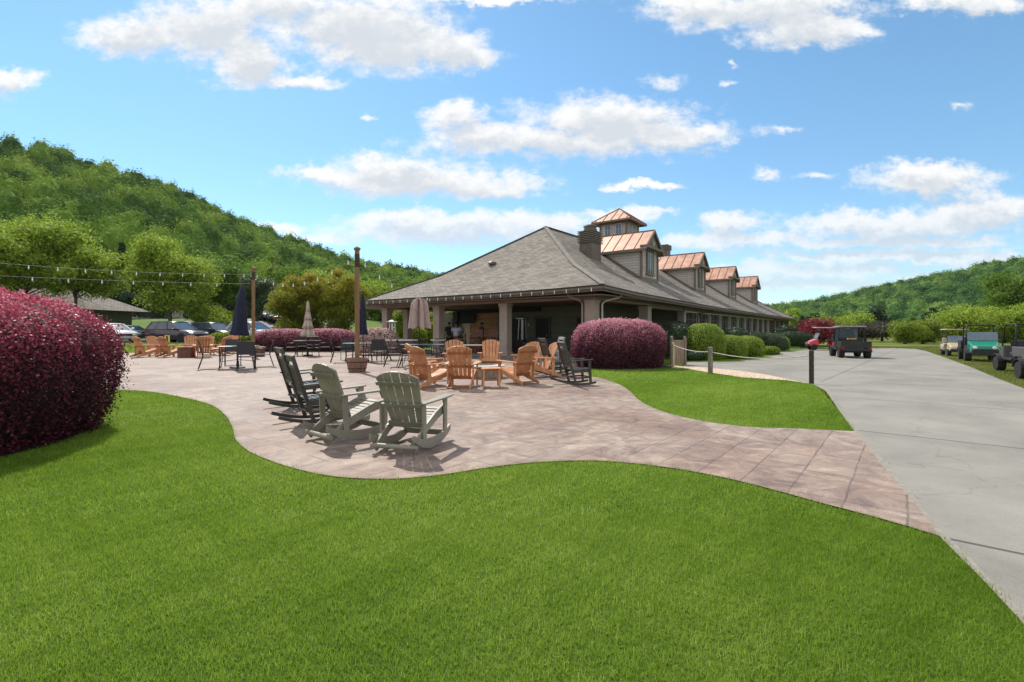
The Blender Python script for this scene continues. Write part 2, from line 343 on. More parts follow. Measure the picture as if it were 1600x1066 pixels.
def mth(N, L, op, a, b=0.0):
    n = N.new('ShaderNodeMath'); n.operation = op
    for i, v in ((0, a), (1, b)):
        if isinstance(v, (int, float)): n.inputs[i].default_value = v
        else: L.new(v, n.inputs[i])
    return n.outputs[0]
def objvec(N, L, rot=0, sc=(1, 1, 1)):
    tc = N.new('ShaderNodeTexCoord'); mp = N.new('ShaderNodeMapping'); mp.inputs['Rotation'].default_value = (0, 0, rot); mp.inputs['Scale'].default_value = sc; L.new(tc.outputs['Object'], mp.inputs[0]); return mp.outputs[0]
def bumpn(N, L, h, strength, dist, bsdf):
    b = N.new('ShaderNodeBump'); b.inputs['Strength'].default_value = strength; b.inputs['Distance'].default_value = dist; L.new(h, b.inputs['Height']); L.new(b.outputs[0], bsdf.inputs['Normal'])
def base(name, rough=.8, spec=.3):
    m = bpy.data.materials.new(name); m.use_nodes = True; N, L = nodes(m); b = N['Principled BSDF']; b.inputs['Roughness'].default_value = rough; b.inputs['Specular IOR Level'].default_value = spec; return m, N, L, b
def m_lawn():
    m, N, L, b = base('lawn_green', .85, .15); v = objvec(N, L)
    big = noi(N, L, v, .35, 4); fine = noi(N, L, v, 45, 5, .75); mid = noi(N, L, v, 3.2, 4)
    c = ramp(N, L, fine, [(.3, (.036, .070, .008)), (.5, (.085, .15, .016)), (.72, (.16, .245, .036))])
    c2 = ramp(N, L, mth(N, L, 'ADD', mth(N, L, 'MULTIPLY', big, .6), mth(N, L, 'MULTIPLY', mid, .4)), [(.42, (.82, .9, .8)), (.6, (1.2, 1.08, 1.15))])
    L.new(mixc(N, L, 1.0, c, c2, 'MULTIPLY'), b.inputs['Base Color']); bumpn(N, L, fine, .8, .04, b); return m
def m_dry():
    m, N, L, b = base('fairway_grass', .9, .1); v = objvec(N, L)
    big = noi(N, L, v, .25, 5); fine = noi(N, L, v, 12, 6, .75)
    c = ramp(N, L, fine, [(.3, (.07, .095, .02)), (.7, (.165, .19, .05))]); c2 = ramp(N, L, big, [(.38, (.8, .95, .75)), (.62, (1.35, 1.2, 1.25))])
    L.new(mixc(N, L, 1.0, c, c2, 'MULTIPLY'), b.inputs['Base Color']); bumpn(N, L, fine, .6, .05, b); return m
def m_patio():
    m, N, L, b = base('stamped_concrete', .62, .35); v = objvec(N, L, R(-51))
    wv = N.new('ShaderNodeVectorMath'); wv.operation = 'ADD'; w = N.new('ShaderNodeTexNoise'); w.inputs['Scale'].default_value = 3; L.new(v, w.inputs[0])
    sc = N.new('ShaderNodeVectorMath'); sc.operation = 'MULTIPLY'; sc.inputs[1].default_value = (.03, .03, 0); L.new(w.outputs['Color'], sc.inputs[0]); L.new(v, wv.inputs[0]); L.new(sc.outputs[0], wv.inputs[1])
    def brick(bw, rh, off, mort, sq=1):
        t = N.new('ShaderNodeTexBrick'); t.inputs['Scale'].default_value = 1; t.inputs['Brick Width'].default_value = bw; t.inputs['Row Height'].default_value = rh; t.inputs['Mortar Size'].default_value = mort; t.inputs['Mortar Smooth'].default_value = .2
        t.offset = off; t.squash = sq; t.squash_frequency = 2; t.offset_frequency = 2; t.inputs['Bias'].default_value = 0; t.inputs['Color1'].default_value = (0, 0, 0, 1); t.inputs['Color2'].default_value = (1, 1, 1, 1); L.new(wv.outputs[0], t.inputs[0]); return t
    t1 = brick(.92, .46, .37, .010, .62); gap = t1.outputs['Fac']
    big = noi(N, L, v, .38, 5, .62, .8); mid = noi(N, L, v, 2.0, 7, .72, 1.6); fine = noi(N, L, v, 38, 6, .7)
    c = ramp(N, L, big, [(.30, (.190, .130, .100)), (.45, (.235, .170, .138)), (.56, (.28, .222, .185)), (.68, (.21, .146, .110))])
    c2 = ramp(N, L, mid, [(.32, (.62, .57, .56)), (.46, (.93, .89, .87)), (.58, (1.2, 1.2, 1.16)), (.70, (1.55, 1.6, 1.54))])
    c = mixc(N, L, 1.0, c, c2, 'MULTIPLY')
    c = mixc(N, L, .5, c, ramp(N, L, fine, [(.3, (.72, .72, .72)), (.7, (1.25, 1.25, 1.25))]), 'MULTIPLY')
    tone = ramp(N, L, t1.outputs['Color'], [(0, (.88, .87, .87)), (1, (1.09, 1.07, 1.06))]); c = mixc(N, L, .8, c, tone, 'MULTIPLY')
    worn = ramp(N, L, noi(N, L, v, 2.2, 4), [(.40, (.15, .15, .15)), (.58, (1, 1, 1))]); gf = mth(N, L, 'MULTIPLY', gap, worn)
    c = mixc(N, L, mth(N, L, 'MULTIPLY', gf, .65), c, (.07, .052, .052)); L.new(c, b.inputs['Base Color'])
    hgt = mth(N, L, 'SUBTRACT', mth(N, L, 'ADD', mth(N, L, 'MULTIPLY', mid, .7), mth(N, L, 'MULTIPLY', fine, .3)), mth(N, L, 'MULTIPLY', gap, .6)); bumpn(N, L, hgt, .45, .02, b)
    L.new(ramp(N, L, mid, [(.3, (.5, .5, .5)), (.7, (.75, .75, .75))]), b.inputs['Roughness']); return m
def m_road():
    m, N, L, b = base('broom_finished_concrete', .8, .25); v = objvec(N, L, R(-48.6) )
    tc = N.new('ShaderNodeTexCoord'); sx = N.new('ShaderNodeSeparateXYZ'); L.new(tc.outputs['Object'], sx.inputs[0])
    ca = mth(N, L, 'ADD', mth(N, L, 'MULTIPLY', sx.outputs[0], .661), mth(N, L, 'MULTIPLY', sx.outputs[1], .75))
    wz = noi(N, L, v, 1.5, 3)
    ca = mth(N, L, 'ADD', ca, mth(N, L, 'MULTIPLY', wz, .06))
    md = mth(N, L, 'MODULO', mth(N, L, 'ADD', ca, 4.47 * 4 - .55 - .03 + 2.235), 4.47); jd = mth(N, L, 'ABSOLUTE', mth(N, L, 'SUBTRACT', md, 2.235))
    joint = mth(N, L, 'LESS_THAN', jd, .022)
    cr = mth(N, L, 'ADD', mth(N, L, 'MULTIPLY', sx.outputs[0], .75), mth(N, L, 'MULTIPLY', sx.outputs[1], -.661))
    j2 = mth(N, L, 'LESS_THAN', mth(N, L, 'ABSOLUTE', mth(N, L, 'ADD', cr, 2.78)), .035); j2 = mth(N, L, 'MULTIPLY', j2, mth(N, L, 'GREATER_THAN', ca, 17.5))
    jj = mth(N, L, 'MAXIMUM', joint, mth(N, L, 'MULTIPLY', j2, .5))
    big = noi(N, L, v, .5, 5, .6, .6); st = noi(N, L, v, 1.7, 8, .75); fine = noi(N, L, v, 70, 5, .75)
    c = ramp(N, L, big, [(.34, (.200, .188, .165)), (.5, (.24, .226, .20)), (.66, (.275, .26, .23))])
    c = mixc(N, L, .85, c, ramp(N, L, st, [(.33, (.87, .87, .87)), (.5, (1, 1, 1)), (.68, (1.08, 1.08, 1.06))]), 'MULTIPLY')
    c = mixc(N, L, .6, c, ramp(N, L, fine, [(.3, (.7, .7, .7)), (.7, (1.25, 1.25, 1.25))]), 'MULTIPLY')
    crk = N.new('ShaderNodeTexVoronoi'); crk.feature = 'DISTANCE_TO_EDGE'; crk.inputs['Scale'].default_value = .22; vv = N.new('ShaderNodeVectorMath'); vv.operation = 'ADD'; wn = N.new('ShaderNodeTexNoise'); wn.inputs['Scale'].default_value = 1.2; wn.inputs['Detail'].default_value = 6
    L.new(v, wn.inputs[0]); L.new(v, vv.inputs[0]); L.new(wn.outputs['Color'], vv.inputs[1]); L.new(vv.outputs[0], crk.inputs[0])
    ck = mth(N, L, 'MULTIPLY', mth(N, L, 'LESS_THAN', crk.outputs['Distance'], .0018), .22)
    c = mixc(N, L, mth(N, L, 'MAXIMUM', mth(N, L, 'MULTIPLY', jj, .8), ck), c, (.045, .043, .04)); L.new(c, b.inputs['Base Color'])
    bumpn(N, L, mth(N, L, 'SUBTRACT', fine, jj), .35, .012, b); return m
def m_gravel():
    m, N, L, b = base('pea_gravel', .8, .3); v = objvec(N, L); t = N.new('ShaderNodeTexVoronoi'); t.inputs['Scale'].default_value = 26; L.new(v, t.inputs[0])
    s = N.new('ShaderNodeSeparateColor'); L.new(t.outputs['Color'], s.inputs[0])
    L.new(ramp(N, L, s.outputs[0], [(0, (.30, .17, .10)), (.3, (.5, .36, .24)), (.65, (.62, .50, .36)), (1, (.74, .68, .58))]), b.inputs['Base Color']); bumpn(N, L, mth(N, L, 'SUBTRACT', 1.0, t.outputs['Distance']), 1, .03, b); return m
M_LAWN = m_lawn(); M_DRY = m_dry(); M_PATIO = m_patio(); M_ROAD = m_road(); M_GRAVEL = m_gravel()
M_ASPH = mat('asphalt', (.05, .05, .052), (.085, .083, .08), .85, 4, 6, bump=.3, bscale=60)
M_MULCH = mat('bark_mulch', (.028, .016, .010), (.075, .045, .03), .95, 22, 6, bump=1, bscale=60)
M_SOIL = mat('forest_floor', (.02, .03, .010), (.045, .055, .02), .95, .2, 5)
M_BARK = mat('bark', (.055, .042, .03), (.15, .12, .09), .9, 9, 5, bump=.8, stretch=(1, 1, .25))
# ------------------------------------------------------------ terrain
def ss(a, b, x): t = np.clip((np.asarray(x, float) - a) / (b - a), 0, 1); return t * t * (3 - 2 * t)
def gz(X, Y):
    return .5 * ss(34.9, 39.2, Y) * ss(-11.5, -14.5, X) + 2.9 * ss(54, 78, Y) * ss(-12, -24, X)
def grid_sheet(name, xs, ys, zf, m, kind='structure', dz=0.0):
    X, Y = np.meshgrid(xs, ys); Z = zf(X, Y) + dz; V = np.stack([X, Y, Z], -1).reshape(-1, 3); nx = len(xs)
    fs = [(j * nx + i, j * nx + i + 1, (j + 1) * nx + i + 1, (j + 1) * nx + i) for j in range(len(ys) - 1) for i in range(nx - 1)]
    me = bpy.data.meshes.new(name); me.from_pydata(V.tolist(), [], fs); me.materials.append(m); me.polygons.foreach_set('use_smooth', [True] * len(me.polygons)); me.update()
    o = bpy.data.objects.new(name, me); col.objects.link(o); return tag(o, kind=kind)
xs = np.concatenate([[-1700, -1000, -400, -200], np.arange(-120, 0, 3), np.arange(0, 60, 10), [80, 120, 200, 400, 1000, 1700]])
ys = np.concatenate([[-500, -200, -50, -10], np.arange(0, 30, 5), np.arange(30, 100, 1.2), [110, 130, 160, 200, 300, 500, 1000, 1400]])
ground = grid_sheet('ground', xs, ys, gz, M_LAWN, dz=-.012)
def sheet(name, pts, z, m, kind='structure'):
    import bmesh
    bm = bmesh.new(); vs = [bm.verts.new((p[0], p[1], z)) for p in pts]; f = bm.faces.new(vs)
    if f.normal.z < 0: f.normal_flip()
    bmesh.ops.triangulate(bm, faces=bm.faces[:]); me = bpy.data.meshes.new(name); bm.to_mesh(me); bm.free(); me.materials.append(m)
    if me.polygons[0].normal.z < 0: me.flip_normals()
    o = bpy.data.objects.new(name, me); col.objects.link(o); return tag(o, kind=kind)
def smoothline(P, n=6):
    P = [Vector((p[0], p[1], 0)) for p in P]; out = []
    for i in range(len(P) - 1):
        p0 = P[max(i - 1, 0)]; p1 = P[i]; p2 = P[i + 1]; p3 = P[min(i + 2, len(P) - 1)]
        for k in range(n):
            t = k / n; out.append(.5 * ((2 * p1) + (-p0 + p2) * t + (2 * p0 - 5 * p1 + 4 * p2 - p3) * t * t + (-p0 + 3 * p1 - 3 * p2 + p3) * t ** 3))
    out.append(P[-1]); return [(p.x, p.y) for p in out]
def gp(l): return [tuple(G(x, y)[:2]) for x, y in l]
near_edge = smoothline(gp([(-300, 604), (-60, 605), (110, 607), (203, 610), (240, 613), (290, 622), (330, 633), (352, 649), (363, 668), (368, 686), (384, 702), (410, 715), (450, 729), (500, 741), (550, 747), (620, 748), (690, 742), (760, 731), (830, 723),
    (900, 720), (960, 721.5), (1040, 730), (1120, 744), (1200, 763), (1280, 785), (1360, 806), (1430, 826), (1468, 838)]))
up_edge = smoothline(gp([(1335, 674), (1250, 670), (1170, 667), (1110, 660), (1060, 650), (1022, 638), (998, 625), (985, 612), (968, 601), (940, 591.5), (920, 588)]))
patio_pts = near_edge + gp([(1440, 800), (1400, 753)]) + up_edge + [tuple(G(918, 583)[:2]), (3.9, 26.5), (3.6, 30), (-12.4, 42), (-20, 41), (-22, 39.6), (-24, 35.4), (-26, 34.2), (-45, 34.2)]
# carve the raised strip: the patio's far side keeps at ground level
sheet('patio', patio_pts, .002, M_PATIO)
road_l = smoothline(gp([(1900, 1300), (1720, 1110), (1600, 975), (1540, 910), (1500, 870), (1468, 838)]), 4) + gp([(1440, 800), (1400, 753), (1335, 674), (1310, 640), (1290, 611)]) + gp([(1272, 601)])
gravel_up = [(1236, 593.5), (1200, 586), (1160, 580), (1120, 576), (1092, 573.5), (1068, 573)]
road_pts = road_l + gp(gravel_up) + gp([(1072, 566), (1132, 565.5), (1160, 563.5), (1200, 557.5), (1224, 553.2), (1213, 550.3), (1240, 548.6), (1266, 545.6), (1300, 546.5), (1345, 546), (1362, 544.5), (1400, 544), (1432, 545.5), (1446, 548.5), (1480, 560), (1520, 575), (1560, 592), (1600, 607), (1700, 648), (2000, 775), (2700, 1300)])
sheet('road', road_pts, -.002, M_ROAD)
ep = [(1275, 603), (1290, 611), (1310, 640), (1335, 674), (1400, 753), (1440, 800), (1468, 838), (1500, 870), (1540, 910), (1600, 975), (1720, 1110)]
sheet('road_edge', gp(ep) + gp([(x + (y - HZ) * .03 + (3 * sin(i * 2.1)), y - 2) for i, (x, y) in enumerate(ep)][::-1]), .001, mat('sandy_edge', (.215, .195, .160), (.285, .262, .218), .9, 14, 5, bump=.4))
sheet('gravel', gp([(1268, 600.5), (1230, 594.5), (1160, 590), (1106, 582), (1072, 576.5), (1048, 575)]) + gp([(1050, 571)]) + gp(gravel_up[::-1]), .003, M_GRAVEL)
dry = gp([(1266, 545.3), (1300, 546.2), (1345, 545.7), (1362, 544.2), (1400, 543.7), (1433, 545.2), (1447, 548.2), (1481, 559.6), (1521, 574.6), (1561, 591.4), (1601, 606), (1701, 646), (2001, 772), (2700, 1290)]) + [(120, 40), (500, 300), (300, 900), (80, 600), (38, 85), (30, 62)]
sheet('fairway', dry, -.007, M_DRY)
# dirt-worn lip where lawn meets the road
# parking lot and lane (draped sheets on the raised ground)
grid_sheet('parking_lot', np.arange(-110, -14.9, 2.5), np.arange(39.6, 56, 1.6), gz, M_ASPH, dz=.03)
grid_sheet('upper_parking_lot', np.arange(-48, -22, 2.5), np.arange(66, 90, 1.6), gz, mat('pale_asphalt', (.16, .155, .15), (.24, .235, .22), .85, 3, 5), dz=.04)
# hills
SIL = [(-1500, 80), (-900, 120), (-300, 185), (-60, 203), (0, 212), (50, 224), (100, 236), (150, 251), (200, 267), (250, 285), (330, 320), (400, 354), (440, 368), (500, 387), (560, 405), (620, 416), (680, 427), (760, 438), (900, 458), (1050, 476), (1150, 478), (1200, 475),
       (1260, 471), (1300, 463), (1350, 451), (1400, 441), (1450, 431), (1500, 421), (1550, 409), (1600, 402), (1800, 372), (2300, 320), (3200, 250)]
RID = [(-1500, 260), (0, 235), (250, 270), (440, 330), (700, 430), (1100, 620), (1300, 600), (1600, 480), (2300, 380), (3200, 300)]
FOOT = [(-1500, 90), (0, 92), (300, 100), (440, 120), (700, 170), (1050, 330), (1300, 300), (1500, 230), (1700, 170), (2300, 140), (3200, 120)]
def it(tab, x): return np.interp(x, [a for a, _ in tab], [b for _, b in tab])
TREE_H = 10.0
def hill(px, t):
    """ridge line at t=1; t>1 drops behind. returns X,Y,Z"""
    r = it(RID, px); f = it(FOOT, px); Y = f + (r - f) * t; top = H + (HZ - it(SIL, px)) * r / F - TREE_H; fh = gz((px - 800) / F * f, f) - .3
    tt = np.clip(t, 0, 1); Z = fh + (top - fh) * (tt ** 1.12) - np.clip(t - 1, 0, 9) * 30
    Z = Z + 2.2 * np.sin(px / 47 + t * 5) * np.sin(t * 9 + px / 90) * np.clip(t * 3, 0, 1) * (t < .93)
    return (px - 800) / F * Y, Y, Z
pxs = np.arange(-1500, 2901, 25.0); ts = np.concatenate([np.linspace(0, 1, 22), [1.15, 1.6]])
PX, T = np.meshgrid(pxs, ts); HX, HY, HZZ = hill(PX, T); nx = len(pxs)
me = bpy.data.meshes.new('hills'); me.from_pydata(np.stack([HX, HY, HZZ], -1).reshape(-1, 3).tolist(), [], [(j * nx + i, j * nx + i + 1, (j + 1) * nx + i + 1, (j + 1) * nx + i) for j in range(len(ts) - 1) for i in range(nx - 1)])
me.materials.append(M_SOIL); me.update(); o = bpy.data.objects.new('hills', me); col.objects.link(o); tag(o, kind='structure')
# ------------------------------------------------------------ forest on the hills (uncountable)
def forest(name, lo, hi, dens, m, seed, base_leaf, label, sep=7.0):
    g = np.random.default_rng(seed); Vs = []; Ts = []
    cand = int(dens * 9); px = g.uniform(lo, hi, cand); t = g.uniform(.0, 1.05, cand) ; X, Y, Z = hill(px, t)
    w = Y / Y.max() * (it(RID, px) - it(FOOT, px)) / 400; keep = g.uniform(0, 1, cand) < w * 1.2
    keep = np.nonzero(keep)[0]; C3 = np.stack([X, Y, Z], 1); sel = []; acc = np.zeros((0, 3))
    for i in keep:
        if len(sel) >= dens: break
        if len(acc) == 0 or ((acc - C3[i]) ** 2).sum(1).min() > sep ** 2: sel.append(i); acc = np.vstack([acc, C3[i]])
    idx = sel
    for i in idx:
        d = Y[i]; h = g.uniform(9.5, 14); r = sep * g.uniform(.55, .78); k = int(np.clip(105000 / d, 80, 620)); dd = sph(k, g); dd[:, 2] = np.abs(dd[:, 2]) * np.where(g.uniform(0, 1, k) < .8, 1, -.6)
        ph = g.uniform(0, 20); rr = r * (1 + .42 * wob(dd * 2.0, 1.6, ph)) * (1 - .35 * g.uniform(0, 1, k) ** 2.5)
        P = dd * rr[:, None]; P[:, 2] *= h / r * .52; P += (X[i], Y[i], Z[i] + h * .5)
        cc = icotri(3 if d < 330 else 2); cr_ = r * (.74 + .36 * wob(cc * 2.0, 1.6, ph)) ; Q = cc * cr_[:, None]; Q[:, 2] *= h / r * .50; Q += (X[i], Y[i], Z[i] + h * .5); tint = np.clip(g.uniform(-.1, 1.1), 0, 1); Vs.append(Q); Ts.append(np.full(len(Q) // 3, tint))
        s = base_leaf * np.clip(d / 210, .75, 2.2); Vs.append(leaves(P, dd * (1, 1, 1.3), s, .35, tri=True, g=g)); Ts.append(np.full(k, tint))
    o = npmesh(name, np.concatenate(Vs), 3, m, attrs={'tint': np.concatenate(Ts)}); return tag(o, label, None, None, 'stuff')
ML_HILL = leafmat('hill_foliage', [(.036, .090, .013), (.090, .180, .020), (.185, .30, .032), (.32, .41, .065)], .25, .8, attr='tint', spec=.1)
ML_HILL2 = leafmat('far_hill_foliage', [(.030, .085, .026), (.070, .155, .034), (.130, .235, .044), (.21, .31, .065)], .25, .8, attr='tint', spec=.1)
forest('forest', -520, 420, 1500, ML_HILL, 3, .62, 'dense green broadleaf forest covering the steep hill on the left')
forest('forest', 380, 1080, 950, ML_HILL, 4, .62, 'lower green forest running behind the clubhouse roof')
forest('forest', 1060, 2300, 3000, ML_HILL2, 5, .52, 'green forest covering the long low hill on the right', 8.5)
# ------------------------------------------------------------ clubhouse
A = Vector((-.798, .602, 0)); B = Vector((.602, .798, 0)); O = Vector((4.1, 24.93, 0)); RZ_B = math.atan2(B.y, B.x)   # local x = B, local y = A
def CB(s, t, z=0): return O + B * s + A * t + Vector((0, 0, z))      # s along the long side, t along the patio front
# clubhouse local frame: x along the long side, y along the patio front
def uvmat(name, c1, c2, bw, rh, mort, off=.5, rough=.85, mc=(.05, .045, .04), noise_s=3, bump=.6, sp=.25):
    m, N, L, b = base(name, rough, sp); uv = N.new('ShaderNodeUVMap'); v = uv.outputs[0]
    t = N.new('ShaderNodeTexBrick'); t.offset = off; t.inputs['Scale'].default_value = 1; t.inputs['Brick Width'].default_value = bw; t.inputs['Row Height'].default_value = rh; t.inputs['Mortar Size'].default_value = mort
    t.inputs['Mortar Smooth'].default_value = .3; t.inputs['Color1'].default_value = (0, 0, 0, 1); t.inputs['Color2'].default_value = (1, 1, 1, 1); t.inputs['Bias'].default_value = 0; L.new(v, t.inputs[0])
    big = noi(N, L, v, noise_s * .12, 5); fn = noi(N, L, v, noise_s * 6, 4)
    k = mth(N, L, 'ADD', mth(N, L, 'MULTIPLY', t.outputs['Color'], .55), mth(N, L, 'MULTIPLY', fn, .45)); c = ramp(N, L, k, [(.15, c1), (.8, c2)])
    c = mixc(N, L, .7, c, ramp(N, L, big, [(.35, (.86, .85, .83)), (.65, (1.14, 1.14, 1.16))]), 'MULTIPLY'); c = mixc(N, L, mth(N, L, 'MULTIPLY', t.outputs['Fac'], .8), c, mc)
    L.new(c, b.inputs['Base Color']); bumpn(N, L, mth(N, L, 'SUBTRACT', fn, mth(N, L, 'MULTIPLY', t.outputs['Fac'], 1.2)), bump, .03, b); return m
M_SHING = uvmat('grey_asphalt_shingles', (.13, .112, .094), (.275, .242, .205), .42, .19, .012)
M_CAPS = mat('ridge_cap_shingles', (.15, .14, .12), (.25, .235, .20), .85, 6, 4, bump=.4)
M_COPPER = mat('copper_standing_seam', (.33, .18, .13), (.54, .30, .205), .5, 1.6, 6, metal=.25, spec=.5)
M_SEAM = mat('copper_seam', (.20, .085, .05), (.28, .12, .075), .5, 2)
M_TRIM = mat('taupe_trim_paint', (.16, .12, .095), (.20, .15, .12), .6, 3)
M_BEAM = mat('mauve_beam_paint', (.25, .155, .125), (.31, .20, .16), .6, 1.5, 5)
M_COLM = mat('column_paint', (.30, .235, .20), (.36, .285, .245), .6, 2)
M_SIDING = uvmat('grey_lap_siding', (.46, .41, .39), (.56, .51, .48), 3.0, .2, .012, rough=.65, mc=(.10, .085, .08), bump=.4)
M_OLIVE = uvmat('olive_lap_siding', (.16, .155, .122), (.205, .198, .158), 3.0, .16, .008, rough=.7, mc=(.025, .025, .02), bump=.3)
M_WOOD = uvmat('cedar_plank_wall', (.26, .13, .06), (.46, .26, .13), 1.4, .16, .006, rough=.55, mc=(.1, .045, .02), bump=.2)
M_CREAM = mat('cream_wall_paint', (.48, .37, .23), (.55, .43, .28), .7, 2)
M_CEIL = mat('dark_plank_ceiling', (.12, .085, .062), (.18, .13, .095), .7, 3, stretch=(1, 12, 1))
M_GLASS = mat('window_glass', (.035, .042, .048), (.05, .058, .065), .06, 2, spec=.9)
M_WHITE = mat('off_white_frame', (.50, .47, .42), (.60, .57, .50), .5, 4)
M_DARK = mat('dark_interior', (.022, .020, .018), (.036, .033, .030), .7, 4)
M_LOUV = mat('brown_louvre_metal', (.12, .088, .068), (.165, .125, .10), .5, 3)
M_STONE = mat('slab_concrete', (.2, .18, .16), (.28, .25, .23), .8, 5)
club = thing('clubhouse', 'long single storey clubhouse with grey shingle hip roof, copper dormers and open corner pavilion', 'building', O, RZ_B)
OV = 1.2                      # overhang; eave corner at local (-OV,-OV)
def RL(s, t): return (s - OV, t - OV)
EF = [(0, 3.80), (3, 3.73), (8, 3.69), (18.7, 3.69)]; ES = [(0, 3.80), (4, 3.68), (11.6, 3.58), (22, 3.48), (68, 3.42)]; LEN = 68.0; WID = 18.7; KI = 3.66; RH = 9.3; MID = WID / 2
def roof_h(m): return 3.5 + .53 * m if m < KI else 5.44 + (RH - 5.44) * (m - KI) / (MID - KI)
def uvsheet(name, polys, m, parent, thick=.0):
    import bmesh
    me = bpy.data.meshes.new(name); bm = bmesh.new(); uvl = bm.loops.layers.uv.new('UVMap')
    for vs, uvs in polys:
        bv = [bm.verts.new(v) for v in vs]; f = bm.faces.new(bv)
        for l, q in zip(f.loops, uvs): l[uvl].uv = q
    bmesh.ops.remove_doubles(bm, verts=bm.verts, dist=1e-4); bm.to_mesh(me); bm.free(); me.materials.append(m); o = bpy.data.objects.new(name, me); col.objects.link(o); o.parent = parent
    if thick: s = o.modifiers.new('solid', 'SOLIDIFY'); s.thickness = thick; s.offset = -1
    return o
def wall_uv(p0, p1, z0, z1, out=None):
    L_ = (Vector(p1) - Vector(p0)).length; return ([(p0[0], p0[1], z0), (p1[0], p1[1], z0), (p1[0], p1[1], z1), (p0[0], p0[1], z1)], [(0, z0), (L_, z0), (L_, z1), (0, z1)])
polys = []
def band(P0, P1, Q0, Q1, u0, u1, v0, v1, w0=None, w1=None): polys.append(([P0, P1, Q1, Q0], [(u0, v0), (u1, v0), (w1 if w1 is not None else u1, v1), (w0 if w0 is not None else u0, v1)]))
def eh(tab, x): return float(np.interp(x, [a for a, _ in tab], [b for _, b in tab]))
sl0 = 4.1; sl1 = sl0 + math.hypot(MID - KI, RH - 5.44)
# long sides (near t=0 and far t=WID) and ends
for far in (0, 1):
    stations = [KI] + [8, 11.6, 22, 40, 55] + [LEN - KI]
    tt = (lambda t: WID - t) if far else (lambda t: t)
    prev = None
    pts_low = [0, 4, 8, 11.6, 22, 40, 55, LEN]; pts_up = [KI, 4.6, 8, 11.6, 22, 40, 55, LEN - KI]
    for i in range(len(pts_low) - 1):
        a, b_, c, d = pts_low[i], pts_low[i + 1], pts_up[i], pts_up[i + 1]
        q = [(*RL(a, tt(0)), eh(ES, a) if not far else 3.6), (*RL(b_, tt(0)), eh(ES, b_) if not far else 3.6), (*RL(d, tt(KI)), 5.44), (*RL(c, tt(KI)), 5.44)]; u = [(a, 0), (b_, 0), (d, sl0), (c, sl0)]
        if far: q = q[::-1]; u = u[::-1]
        polys.append((q, u))
    q = [(*RL(KI, tt(KI)), 5.44), (*RL(LEN - KI, tt(KI)), 5.44), (*RL(LEN - MID, MID), RH), (*RL(MID, MID), RH)]; u = [(KI, sl0), (LEN - KI, sl0), (LEN - MID, sl1), (MID, sl1)]
    if far: q = q[::-1]; u = u[::-1]
    polys.append((q, u))
fl = [0, 3, 8, 13, WID]; fu = [KI, 5, 8, 13, WID - KI]
for i in range(4):
    polys.append(([(*RL(0, fl[i + 1]), eh(EF, fl[i + 1])), (*RL(0, fl[i]), eh(EF, fl[i])), (*RL(KI, fu[i]), 5.44), (*RL(KI, fu[i + 1]), 5.44)], [(fl[i + 1], 0), (fl[i], 0), (fu[i], sl0), (fu[i + 1], sl0)]))
polys.append(([(*RL(KI, WID - KI), 5.44), (*RL(KI, KI), 5.44), (*RL(MID, MID), RH)], [(WID - KI, sl0), (KI, sl0), (MID, sl1)]))
polys.append(([(*RL(LEN, 0), 3.42), (*RL(LEN, WID), 3.6), (*RL(LEN - KI, WID - KI), 5.44), (*RL(LEN - KI, KI), 5.44)], [(0, 0), (WID, 0), (WID - KI, sl0), (KI, sl0)]))
polys.append(([(*RL(LEN - KI, KI), 5.44), (*RL(LEN - KI, WID - KI), 5.44), (*RL(LEN - MID, MID), RH)], [(KI, sl0), (WID - KI, sl0), (MID, sl1)]))
roof = uvsheet('roof', polys, M_SHING, club, .10)
b = MB()
for P in ([(*RL(0, 0), 3.82), (*RL(KI, KI), 5.46), (*RL(MID, MID), RH + .02)], [(*RL(0, WID), 3.71), (*RL(KI, WID - KI), 5.46), (*RL(MID, MID), RH + .02)], [(*RL(MID, MID), RH + .02), (*RL(LEN - MID, MID), RH + .02)], [(*RL(LEN - MID, MID), RH + .02), (*RL(LEN - KI, KI), 5.46), (*RL(LEN, 0), 3.44)]):
    for i in range(len(P) - 1):
        p0, p1 = Vector(P[i]), Vector(P[i + 1]); n = max(1, int((p1 - p0).length / .3))
        for k in range(n): b.bar(p0.lerp(p1, k / n), p0.lerp(p1, (k + 1.15) / n) + Vector((0, 0, .012)), .30, .035)
b.build('ridge_caps', M_CAPS, roof)
b = MB()
vp = Vector((*RL(4.6, 10.6), 0)); z = 5.44 + .68 * (4.6 - KI); b.lathe([(.26, 0), (.26, .12), (.3, .13), (.2, .22), (.05, .25)], (vp.x, vp.y, z), 12); b.build('roof_vent', M_LOUV, roof, smooth=True)
# fascia and gutter follow the eave
def eavebars(mb, dz, out, w, h):
    E = [(0, WID)] + [(0, x) for x in (13, 8, 3)] + [(0, 0)]
    pts = [(*RL(-out, x), eh(EF, x) + dz) for x in (WID, 13, 8, 3)] + [(*RL(-out, -out), 3.80 + dz)] + [(*RL(x, -out), eh(ES, x) + dz) for x in (4, 11.6, 22, 40, 55)] + [(*RL(LEN + out, -out), 3.42 + dz)]
    for i in range(len(pts) - 1): mb.bar(pts[i], pts[i + 1], w, h)
    mb.bar((*RL(LEN + out, -out), 3.42 + dz), (*RL(LEN + out, WID), 3.6 + dz), w, h); mb.bar((*RL(-out, WID + out), 3.69 + dz), (*RL(LEN, WID + out), 3.6 + dz), w, h)
    return mb
eavebars(MB(), -.20, -.06, .05, .22).build('fascia', M_TRIM, club)
eavebars(MB(), -.15, .055, .11, .11).build('gutter', M_LOUV, club)
b = MB(); b.prism([RL(.08, .08), RL(LEN - .08, .08), RL(LEN - .08, WID - .08), RL(.08, WID - .08)], 3.30, 3.34); 
